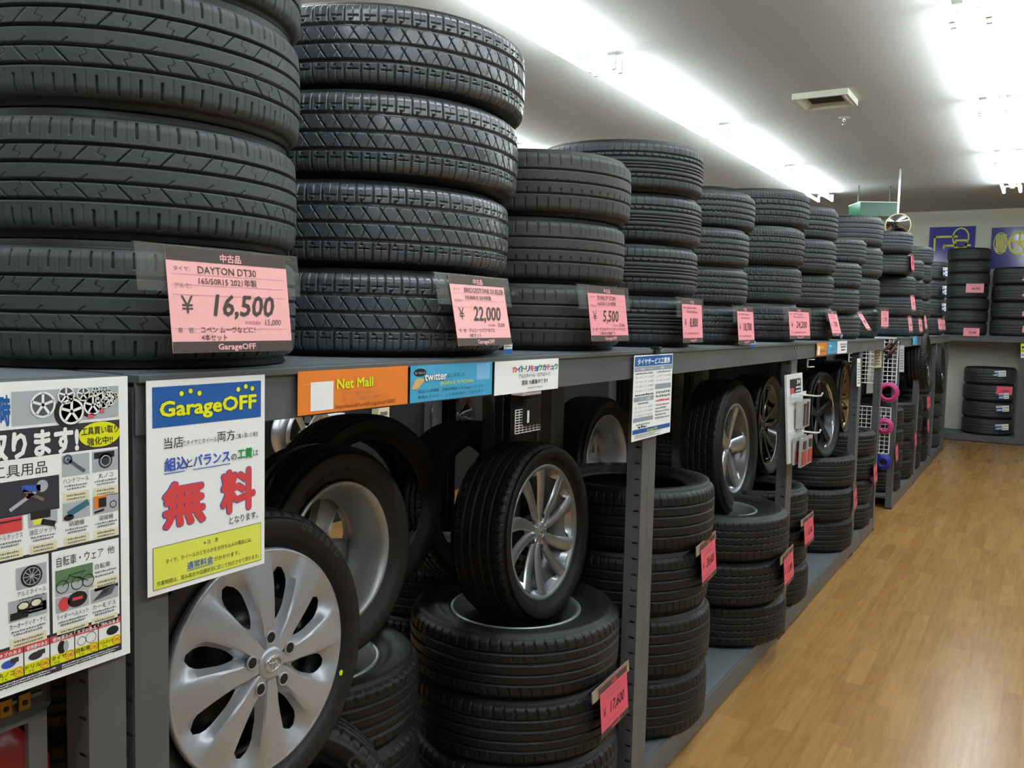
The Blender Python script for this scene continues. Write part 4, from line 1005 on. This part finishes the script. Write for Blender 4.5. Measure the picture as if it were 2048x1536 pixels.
def cell(u0, v0, title, kind, u1=None, ph=2.7):
    u1 = u1 or u0+3.7
    R_(u0, v0, u1, v0+ph, PH, 3); cu = (u0+u1)/2; cv = v0+ph/2
    if kind == 'wrench': s.line(cu-1.2, cv+0.9, cu+1.2, cv-1.0, 0.42, GREYD, 4); s.ring(cu-1.1, cv+0.8, 0.65, 0.3, GREYD, 4)
    if kind == 'saw': s.disc(cu, cv, 1.0, DARKB, 4); s.ring(cu, cv, 0.75, 0.15, GREYP, 5); s.rect(cu-1.6, cv+0.4, cu+1.3, cv+1.2, INK, 4)
    if kind == 'box': R_(u0+0.1, cv-1.0, u1-0.2, cv+0.8, RED, 4); R_(u0+0.1, cv+0.3, u1-0.2, cv+0.5, INKR, 5)
    if kind == 'jack': R_(u0+0.3, cv+0.1, u1-0.9, cv+1.1, INK, 4); R_(u0+0.6, cv-0.6, cu, cv+0.1, YELP, 4); s.line(cu-0.2, cv-0.3, u1-0.3, cv-0.9, 0.7, INK, 4)
    if kind == 'grinder': s.line(u0+0.7, cv-0.4, u1-0.2, cv+0.8, 0.8, TEALI, 4); s.disc(u0+0.8, cv-0.8, 0.7, INK, 4, 0.4)
    if kind == 'weld': R_(u0+0.2, cv-0.4, u0+1.9, cv+1.2, ORANGE, 4); R_(u0+0.8, cv-0.3, u0+1.9, cv+0.9, INK, 5); s.ring(u1-0.8, cv-0.2, 0.5, 0.12, INK, 4); s.line(u0+0.2, cv-0.9, u0+1.6, cv-0.7, 0.3, INK, 4)
    if kind == 'wheel':
        s.disc(cu, cv, 1.35, INK, 4); s.ring(cu, cv, 1.1, 0.1, GREYP, 5)
        for a in range(10): s.line(cu, cv, cu+1.0*math.cos(a*.628), cv+1.0*math.sin(a*.628), 0.1, GREYP, 5)
    if kind == 'speaker':
        for x in (cu-0.6, cu+1.0): s.disc(x, cv+0.4, 0.8, DARKB, 4, 0.55); s.disc(x, cv+0.4, 0.6, CREAM, 5, 0.4)
        R_(u0+0.2, cv-1.1, cu, cv-0.2, INK, 4)
    if kind == 'helmet': s.disc(u0+1.1, cv, 0.75, RED, 4, 0.9); s.disc(u0+2.9, cv+0.2, 1.35, INK, 4, 1.0); R_(u0+2.2, cv+0.1, u0+3.6, cv+0.5, RED, 5)
    if kind == 'car': s.poly([(u0+0.2, cv-0.7), (u1-1.0, cv-0.3), (u1-0.2, cv+0.9), (u0+2.0, cv+0.7)], GREYD, 4); s.poly([(u0+1.2, cv-0.1), (u0+2.3, cv), (u0+2.8, cv+0.6), (u0+1.9, cv+0.6)], DARKB, 5)
    s.text(title, cu, v0-0.85, 0.68, INK, 4, al='C', w=min(u1-u0-0.2, 0.68*len(title)*1.02)); s.bars(u0+0.3, u1-0.3, v0-1.35, 0.24, INKG, 4, int(u0*10)); s.bars(u0+0.6, u1-0.6, v0-1.75, 0.24, INKG, 4, int(v0*10))
    R_(u0+0.1, v0-3.3, u1-0.1, v0-2.1, CREAM, 3); s.bars(u0+0.6, u1-0.6, v0-2.6, 0.22, INKG, 4, 5); s.bars(u0+0.6, u1-0.6, v0-3.05, 0.22, INKG, 4, 7)
cell(33.6, 25.7, 'ハンドツール', 'wrench'); cell(37.7, 25.7, '丸ノコ', 'saw')
cell(25.0, 20.0, 'ツールボックス', 'box', 28.6, 1.9); cell(29.2, 20.0, '油圧ジャッキ', 'jack', ph=1.75); cell(33.6, 20.1, '研磨機', 'grinder', ph=2.2); cell(37.7, 20.1, '溶接機', 'weld', ph=2.4)
R_(20.5, 6.0, 31.7, 16.4, PAPER, 2); R_(32.1, 6.0, 41.4, 16.4, PAPER, 2)
cell(27.6, 12.7, 'アルミホイール', 'wheel', 31.4); cell(26.6, 8.9, 'カーオーディオ・ナビ', 'speaker', 31.4, 2.6)
s.text('自転車・ウェア', 32.7, 14.4, 1.3, INK, 3, w=6.4); s.text('他', 39.7, 14.6, 1.0, INK, 3)
R_(32.5, 10.6, 37.6, 13.9, GRNP, 3); R_(32.5, 10.6, 37.6, 11.9, GREYP, 4)
for cx in (33.4, 35.4, 36.9): s.ring(cx, 11.7, 0.85, 0.1, INK, 5)
s.line(33.4, 11.7, 34.4, 12.9, 0.1, INK, 5); s.line(34.4, 12.9, 36.9, 11.7, 0.1, INK, 5); s.line(35.4, 11.7, 36.4, 13.2, 0.1, TEALI, 5); s.line(34.2, 13.0, 36.6, 13.1, 0.1, INK, 5)
s.text('自転車', 37.9, 12.9, 0.7, INK, 4); s.bars(37.9, 41, 12.3, 0.24, INKG, 4, 5); s.bars(37.9, 40.6, 11.8, 0.24, INKG, 4, 6); R_(37.8, 9.9, 41.2, 11.4, CREAM, 3); s.bars(38.2, 41, 10.9, 0.25, INKG, 4, 7); s.bars(38.2, 40.8, 10.4, 0.25, INKG, 4, 8)
cell(32.5, 8.4, 'ライダーヘルメット', 'helmet', 37.0, 2.0); cell(37.2, 8.4, 'カーモデル', 'car', 41.2, 1.9)
for k, (t1, t2) in enumerate((('汚れのある', 'ヘルメット'), ('キズのある', '自転車'), ('使用済みの', 'タイヤ'), ('使用感のある', 'ドリル'), ('キズのある', '丸ノコ'))):
    u1 = 41.5-k*3.3; u0 = u1-3.15
    R_(u0, 1.9, u1, 5.6, PAPER, 2); R_(u0, 4.8, u1, 5.6, RED, 3); s.text(t1, (u0+u1)/2, 4.95, 0.5, PAPER, 4, 0.02, al='C', w=2.6)
    R_(u0, 1.9, u1, 3.2, YEL, 3); s.text(t2, u0+0.1, 2.5, 0.6, INK, 4, 0.01, w=1.9); s.text('でも', u0+0.4, 2.0, 0.4, INK, 4)
    s.ring(u1-0.65, 2.6, 0.62, 0.08, RED, 5); s.text('OK', u1-0.65, 2.4, 0.42, RED, 5, 0.02, al='C', w=0.85)
    cu = (u0+u1)/2
    if k == 0: s.disc(cu+0.4, 4.0, 0.9, INK, 3, 0.6)
    if k == 1: s.ring(cu-0.7, 3.9, 0.6, 0.08, GREYD, 3); s.ring(cu+0.6, 4.0, 0.75, 0.08, GREYD, 3)
    if k == 2: s.disc(cu-0.1, 3.9, 0.55, INK, 3, 0.85); s.disc(cu+0.45, 3.9, 0.35, GREYP, 4, 0.75)
    if k > 2: s.disc(cu-0.2, 3.9, 0.9, BLUE if k == 4 else DARKB, 3, 0.5); R_(cu, 3.9, cu+1.0, 4.5, DARKB, 4)
for k in range(3):
    s.bars(33.2, 41.2-k*0.5, 1.45-k*0.28, 0.17, PAPER, 3, 71+k); s.bars(24, 32.4-k*0.7, 1.45-k*0.28, 0.17, PAPER, 3, 81+k)
s.thing('poster', 'large white buying poster with tool pictures at the left edge', 'poster')

# things in the left bay under the poster
def P3(x, y, Y): return aty(x, y, Y)
GB = mat('dark grey plastic', (58, 60, 62), 0.5); BRASS = mat('brass', (150, 112, 48), 0.4, metal=0.9)
rt = empty('tool_case', (-0.33, 0.45, 1.035), 'dark gray case with brass latches below the buying poster', 'case')
b = MB(); b.box((-0.55, 0.25, 1.035), (-0.06, 0.665, 1.30), GB); b.build('body', rt, bevel=0.012)
b = MB()
for k in range(4): b.box((-0.0605, 0.585, 1.105-0.014*k), (-0.056, 0.645, 1.110-0.014*k), mat('light grey plastic', (120, 122, 122), 0.5))
b.build('vent_ribs', rt)
for y in (0.596, 0.62):
    b = MB(); b.box((-0.06, y-0.008, 1.052), (-0.052, y+0.008, 1.074), BRASS); b.box((-0.052, y-0.003, 1.059), (-0.050, y+0.003, 1.065), BLACKP); b.build('latch', rt, bevel=0.003)
rt2 = empty('machine_part', (-0.3, 0.5, 0.66), 'red rounded part at the bottom left corner', 'part')
rr = random.Random(4)
b = MB(); b.tube([(-0.30, 0.40, 0.70), (-0.28, 0.50, 0.82), (-0.27, 0.60, 0.90), (-0.27, 0.68, 0.91), (-0.27, 0.735, 0.86), (-0.27, 0.75, 0.70)], [0.07, 0.07, 0.07, 0.06, 0.04, 0.03], mat('red painted part', (150, 30, 34), 0.35), 16); b.build('red_part', rt2, smooth=True)

b = MB(); b.box((-0.16, 0.679, 0.66), (-0.15, 0.706, 1.012), mat('pale grey panel', (150, 150, 150), 0.5)); o = b.build('upright_panel'); tag(o, 'narrow pale gray upright below the dark case at the left', 'panel')
# ------------------------------------------------------------------ accessory board hanging at the third double post
s = Sheet((0.042, 4.235, 0.91), (0.042, 4.555, 0.905), (0.012, 4.555, 1.335), (0.012, 4.235, 1.335), 32, 44, 0.010, WHITEP)
s.rect(6, 34, 28, 41.5, BLACKP); s.rect(6.5, 34.2, 14, 37, RED, 2); s.text('34', 20, 38.7, 2.2, PAPER, 2, 0.03, w=6); s.bars(18, 27, 36.6, 1.0, PAPER, 2, 3); s.bars(17, 27, 34.8, 0.9, PAPER, 2, 4)
rt = s.thing('accessory_board', 'white accessory board with two hooks hanging on the rack post', 'display board')
hk = []
for z, lb in ((1.235, 'upper'), (1.055, 'lower')):
    b = MB(); b.box((0.031, 4.255, z-0.012), (0.036, 4.555, z+0.008), WHITEP)
    b.tube([(0.034, 4.40, z), (0.125, 4.40, z-0.003), (0.142, 4.40, z), (0.148, 4.40, z+0.016)], 0.0045, WHITEP, 8); b.build('hook', rt, smooth=False)
CLEARB = mat('blister clear', (180, 178, 176), 0.2, spec=0.6)
b = MB(); b.box((0.037, 4.355, 1.07), (0.062, 4.54, 1.205), CLEARB); b.box((0.0625, 4.405, 1.08), (0.066, 4.435, 1.19), mat('brown tool', (70, 56, 52), 0.5)); b.box((0.0625, 4.465, 1.08), (0.066, 4.50, 1.195), mat('brown tool', (70, 56, 52), 0.5))
o = b.build('tool_packet'); tag(o, 'clear packet of dark tools on the upper hook of the accessory board', 'packet', 'packets on the accessory board')
for k, y in enumerate((4.285, 4.41)):
    for j in range(2):
        b = MB(); x0 = 0.045+0.03*j; b.box((x0, y, 0.90-0.01*j), (x0+0.012, y+0.105, 1.03), CLEARB)
        b.box((x0+0.0125, y+0.012, 0.91-0.01*j), (x0+0.016, y+0.093, 0.965), mat('red packet print', (176, 60, 52), 0.5)); b.box((x0+0.0125, y+0.03, 0.975), (x0+0.018, y+0.075, 1.015), mat('brown tool', (70, 56, 52), 0.5))
        o = b.build('tool_packet'); tag(o, f'{["rear","front"][j]} red and clear packet on the lower hook, {["near","far"][k]} side', 'packet', 'packets on the accessory board')
# small bracket under the beam
p = atx(1616, 706, -0.02)
b = MB(); b.tube([p, p-np.array([0, 0, .075])], 0.004, WHITEP, 6)
for dz in (0.0, 0.035, 0.075): b.tube([p-np.array([0, 0, dz]), p+np.array([0.02, 0.07, -dz])], 0.0035, WHITEP, 6)
o = b.build('wire_bracket'); tag(o, 'small white wire bracket under the beam right of the accessory board', 'bracket')
# strips hung on posts
def strip_thing(q, m, name, label, cat='tag', seed=3, W=6, H=20):
    s = Sheet(*q, W, H, 0.0012, m); 
    for k in range(8): s.bars(1, 5, 2+k*2.0, 1.1, INKG, 2, seed+k)
    return s.thing(name, label, cat)
Y = 6.27
q = [atx(1713.5, 773, 0.012), atx(1720.5, 773, 0.012), atx(1721, 717, 0.012), atx(1714.5, 717, 0.012)]
strip_thing(q, PAPER, 'hanging_strip', 'narrow white strip of print on the far double post')
Y = 7.14
q = [aty(1747.5, 736, Y), aty(1762.5, 735, Y), aty(1763.5, 678, Y), aty(1749, 679, Y)]
strip_thing(q, CREAM, 'hanging_strip', 'pale yellow strip hanging at the end of the near rack')
q = [aty(1798, 744, 8.05), aty(1808, 744, 8.05), aty(1808.5, 691, 8.05), aty(1799, 691, 8.05)]
strip_thing(q, mat('lilac paper', (206, 200, 214), 0.7), 'hanging_strip', 'lilac strip hanging beside the wire grid')
# wire grids on the end of the next rack
def wire_grid(x0, x1, z0, z1, Y, nx, nz, label, name='wire_grid', m=WHITEP, ax='x'):
    b = MB()
    for k in range(nx+1):
        x = x0+(x1-x0)*k/nx; b.tube([(x, Y, z0), (x, Y, z1)], 0.0055 if k in (0, nx) else 0.0035, m, 6)
    for k in range(nz+1):
        z = z0+(z1-z0)*k/nz; b.tube([(x0, Y-0.004, z), (x1, Y-0.004, z)], 0.0055 if k in (0, nz) else 0.0035, m, 6)
    o = b.build(name); return tag(o, label, 'wire grid', 'white wire grids')
pU = [aty(1797, 677, 8.06), aty(1798, 769, 8.06)]; pL = [aty(1782, 816, 8.06), aty(1778, 908, 8.06)]
wire_grid(-0.40, pU[0][0], pU[1][2], pU[0][2], 8.06, 11, 11, 'upper white wire grid on the rack end past the gap')
wire_grid(-0.46, pL[0][0], pL[1][2], pL[0][2], 8.06, 11, 11, 'lower white wire grid on the rack end past the gap')
def coil(px, r, t, m, label):
    c = aty(px[0], px[1], 8.0)
    b = MB(); b.tube([(c[0]+r*math.cos(a), c[1], c[2]+r*math.sin(a)) for a in np.linspace(0, 2*math.pi, 28)[:-1]], t, m, 10, closed=True)
    b2 = MB(); b2.tube([(c[0]+(r-.012)*math.cos(a), c[1]-0.018, c[2]+(r-.012)*math.sin(a)) for a in np.linspace(0, 2*math.pi, 28)[:-1]], t*0.8, m, 10, closed=True)
    rt = empty('hose_coil', (c[0], c[1], c[2]-r), label, 'hose', 'coiled hoses on the wire grids')
    b.build('coil', rt, smooth=True); b2.build('coil', rt, smooth=True)
    b = MB(); b.tube([(c[0]-.01, c[1]+0.05, c[2]+r+0.03), (c[0]-.01, c[1], c[2]+r+0.035), (c[0]-.01, c[1]-0.015, c[2]+r-0.01)], 0.004, WHITEP, 6); b.build('hook', rt)
PINKM = mat('magenta plastic', (196, 60, 124), 0.4); BLUEM = mat('blue plastic', (34, 40, 150), 0.4)
coil((1776.5, 784.5), 0.072, 0.017, PINKM, 'upper magenta hose coil hanging on the wire grid')
coil((1769, 852), 0.055, 0.017, PINKM, 'lower magenta hose coil hanging on the wire grid')
coil((1766, 924), 0.05, 0.02, BLUEM, 'dark blue hose coil below the wire grids')
c = aty(1789, 688, 8.03)
b = MB(); rr = random.Random(2)
for k in range(5):
    p0 = c+np.array([rr.uniform(-.02, .03), rr.uniform(-.02, .02), 0.05-0.02*k]); b.tube([p0, p0+np.array([-.03, 0, -.05]), p0+np.array([-.07, 0.01, -.10])], 0.011, mat('brown strap', (112, 66, 44), 0.5) if k % 2 else BLACKP, 8)
o = b.build('strap_bundle', smooth=True); tag(o, 'bundle of brown and black straps on the upper wire grid', 'strap')
# shelf in the far racks with dark wheels on it
for o in list(COL.objects):
    if o.get('label') == n2[0]: far_rack = o
    if o.get('label') == 'grey rack bay at the left edge, behind the big buying poster': left_rack = o
b2 = MB(); b2.box((-0.58, -0.4, 1.02), (-0.08, 0.665, 1.034), RACKD); b2.build('middle_shelf', left_rack)
b2 = MB(); b2.box((-0.58, -0.4, 0.645), (-0.08, 0.665, 0.659), RACKD); b2.build('middle_shelf', left_rack)
for k, (px, dp, lb) in enumerate((((1850, 722), 8.9, 'gloss black wheel under the beam of the far rack'), ((1880, 738), 10.3, 'black wheel at the far rack end, above the tire stack'))):
    std_wheel(px, dp, 'w5', 0.58, 0.20, lb, 0.23, 5, [0.0, 0.36], 0.022, 0.03, GLOSSB, GLOSSB, lean=0.08, twist=0.1, rh=0.05, ro=0.206, z0=-0.02, zr=0.004, bm=GLOSSB, rot=0.3*k)
# ------------------------------------------------------------------ back wall
YW = 14.435
def wall_poster(x0, x1, y0, y1, label, kind):
    A = aty(x0, y1, YW); Bp = aty(x1, y0, YW); W, H = 96, 84
    s = Sheet((A[0], YW, A[2]), (Bp[0], YW, A[2]), (Bp[0], YW, Bp[2]), (A[0], YW, Bp[2]), W, H, 0.004, mat('navy poster', (72, 70, 168), 0.1, spec=0.6))
    YL = mat('poster yellow', (228, 226, 70), 0.3)
    if kind == 0:
        s.ring(66, 62, 18, 3, YL, 2, 20); s.rect(54, 40, 80, 58, YL, 2); s.rect(58, 44, 76, 54, mat('navy poster', (58, 56, 150)), 3)
        for (a, b_, c, d) in ((10, 34, 14, 66), (10, 62, 60, 66), (30, 40, 34, 46), (30, 44, 88, 48)): s.rect(a, b_, c, d, YL, 2)
    else:
        for k in range(7): s.rect(10+k*3.2, 34, 12.4+k*3.2, 70, YL, 2)
        s.ring(20, 52, 15, 2, YL, 3, 22)
        s.ring(60, 52, 24, 5, YL, 2); s.disc(60, 52, 5, YL, 3)
        for k in range(5):
            a = math.pi/2+k*2*math.pi/5; s.line(60, 52, 60+20*math.cos(a), 52+20*math.sin(a), 5, YL, 2)
    return s.thing('wall_poster', label, 'poster', 'navy posters on the back wall')
wall_poster(1855, 1952, 452, 537, 'navy and yellow poster on the back wall, nearer the round mirror', 0)
wall_poster(1979, 2076, 453, 538, 'navy poster with yellow tire and wheel at the right edge', 1)
# convex mirror
c = aty(1796, 451, 10.4); R = 0.125
rt = empty('convex_mirror', c, 'round convex mirror above the far tire stacks', 'mirror', None, Matrix.Rotation(0.25, 3, 'Z') @ Matrix.Rotation(math.radians(106), 3, 'X'))
b = MB(); b.lathe([(0.0005, 0.04)]+[(R*t/1.1, 0.04*(1-(t/1.1)**2)) for t in np.linspace(0.1, 1.1, 10)], mat('mirror glass', (200, 200, 200), 0.03, metal=1.0), 40); child('mirror_glass', b.mesh('mirror_glass', smooth=True), rt)
b = MB(); b.lathe([(R-.004, 0.004), (R+0.004, 0.006), (R+0.008, 0), (R+0.004, -0.015), (0.001, -0.02)], mat('mirror rim', (206, 206, 170), 0.4), 40); child('rim', b.mesh('rim', smooth=True), rt)
b = MB(); b.tube([(0, 0, -0.015), (0, 0.0, -0.08), (0, 0.12, -0.10), (0, 0.12+(CH-c[2]-0.145)*0.961, -0.10-(CH-c[2]-0.145)*0.276)], 0.010, STEEL, 10); child('mount_arm', b.mesh('mount_arm'), rt)
# green hanging sign, turned a little
c = aty(1758, 405, 11.4)
al = 0.5
rt = empty('hanging_sign', (c[0], c[1], c[2]-0.16), 'green box sign hanging from the ceiling at the far end', 'sign', None, Matrix.Rotation(al, 3, 'Z'))
GREEN = mat('green sign', (5, 78, 54), 0.35)
b = MB(); b.box((-0.22, 0, 0), (0.22, 0.4, 0.16), GREEN); child('panel', b.mesh('panel'), rt)
b = MB(); b.box((-0.226, -0.006, 0.16), (0.226, 0.406, 0.17), WHITEP); child('frame', b.mesh('frame'), rt)
for x in (-0.18, 0.2):
    b = MB(); b.tube([(x, 0.2, 0.17), (x, 0.2, CH-c[2]+0.16)], 0.008, mat('dark rod', (90, 96, 90), 0.5), 8); child('hanger_rod', b.mesh('hanger_rod'), rt)
# yellow label at the right edge on the back rack post
q = [aty(2041.5, 716, 13.785), aty(2072, 716, 13.785), aty(2072, 687, 13.785), aty(2041.5, 687, 13.785)]
s = Sheet(*q, 12, 12, 0.001, YEL); s.rect(0, 0, 12, 4.5, PAPER); s.bars(1, 11, 8, 2, INK, 2, 3); s.bars(1, 11, 5.5, 1.2, INK, 2, 4); s.bars(1, 11, 2, 1.2, INKG, 2, 5)
s.thing('shelf_label', 'yellow and white label at the right edge under the back rack beam', 'label')
# ------------------------------------------------------------------ rear row and the display beyond
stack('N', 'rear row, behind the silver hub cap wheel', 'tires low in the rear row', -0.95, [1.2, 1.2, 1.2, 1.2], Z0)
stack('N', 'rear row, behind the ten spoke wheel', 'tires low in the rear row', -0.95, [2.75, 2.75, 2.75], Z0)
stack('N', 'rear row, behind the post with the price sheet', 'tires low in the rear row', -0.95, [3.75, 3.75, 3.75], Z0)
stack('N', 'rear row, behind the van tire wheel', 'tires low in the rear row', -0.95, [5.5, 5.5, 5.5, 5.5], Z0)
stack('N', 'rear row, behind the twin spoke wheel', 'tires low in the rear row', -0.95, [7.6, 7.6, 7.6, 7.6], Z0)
XD = -3.4
DPAN = mat('black display board', (24, 24, 26), 0.7)
for k, (ya, yb) in enumerate(((2.0, 6.0), (6.0, 10.0), (10.0, 14.0))):
    rt = empty('display_wall', (XD-0.1, (ya+yb)/2, 0), f'{["nearest","middle","farthest"][k]} black display wall seen through the rack gaps', 'display', 'display walls in the next aisle')
    b = MB(); b.box((XD-0.12, ya, 0), (XD-0.06, yb, 1.9), DPAN); b.build('panel', rt)
    for y in (ya+0.03, (ya+yb)/2):
        b = MB(); b.box((XD-0.06, y-0.03, 0), (XD-0.0, y+0.03, 1.9), RACK); b.build('post', rt)
def hung_wheel(px, R, m, label, n=5, offs=(0.0,)):
    c = atx(px[0], px[1], XD+0.10)
    rt = empty('alloy_wheel', c, label, 'wheel', None, Matrix.Rotation(math.pi/2, 3, 'Y'))
    child('rim_barrel', barrel(R, 0.17, m).mesh('rim_barrel', smooth=True), rt)
    me = wheel_face(R-0.012, n, list(offs), 0.05, 0.06, 0.06, R*0.86, z0=0.04, zr=0.07, recess=0.02, m=m, crown=0.005); add_face(me, rt, 'spoke_face', 0.02)
    cap_disc(rt, 0.03, 0.045, BLACKP)
hung_wheel((604, 868), 0.205, SILV, 'silver alloy wheel hung across the aisle, seen under the orange banner')
hung_wheel((906, 832), 0.215, GUNM, 'black alloy wheel hung across the aisle, seen under the blue banner', 5, (0.0, 0.36))
def far_box(x0, x1, y0, y1, m, name, label, cat, dpt=0.15):
    a = atx(x0, y1, XD+dpt); e = atx(x1, y0, XD+dpt)
    b = MB(); b.box((XD-0.05, a[1], a[2]), (XD+dpt, e[1], e[2]), m); b.box((XD+dpt, a[1]+(e[1]-a[1])*.15, a[2]+(e[2]-a[2])*.3), (XD+dpt+0.002, a[1]+(e[1]-a[1])*.8, a[2]+(e[2]-a[2])*.55), INKG)
    o = b.build(name, bevel=0.003); tag(o, label, cat)
far_box(650, 690, 826, 850, WHITEP, 'carton', 'white carton across the aisle, seen under the orange banner', 'box')
far_box(757, 779, 808, 842, CREAM, 'hanging_card', 'pale card across the aisle, seen between the orange and blue banners', 'card', 0.02)
far_box(1045, 1100, 768, 792, mat('pale pink box', (206, 176, 176), 0.6), 'carton', 'pale pink carton across the aisle above the wire grid', 'box')
def grid_y(px0, px1, py0, py1, X, ny, nz, label):
    a = atx(px0, py1, X); e = atx(px1, py0, X); b = MB()
    for k in range(ny+1):
        y = a[1]+(e[1]-a[1])*k/ny; b.tube([(X, y, a[2]), (X, y, e[2])], 0.005, WHITEP, 6)
    for k in range(nz+1):
        z = a[2]+(e[2]-a[2])*k/nz; b.tube([(X+0.004, a[1], z), (X+0.004, e[1], z)], 0.005, WHITEP, 6)
    o = b.build('wire_grid'); tag(o, label, 'wire grid', 'white wire grids')
grid_y(1030, 1128, 806, 868, XD+0.12, 14, 9, 'wire grid across the aisle, seen under the white banner')
a = atx(1050, 850, XD+0.16); e = atx(1092, 795, XD+0.16)
b = MB(); b.box((XD+0.13, a[1], a[2]), (XD+0.17, e[1], e[2]), BLACKP); b.box((XD+0.17, a[1]+.02, a[2]+.02), (XD+0.172, a[1]+.06, a[2]+.14), PAPER)
o = b.build('black_package', bevel=0.004); tag(o, 'black package hung on the wire grid across the aisle', 'package')
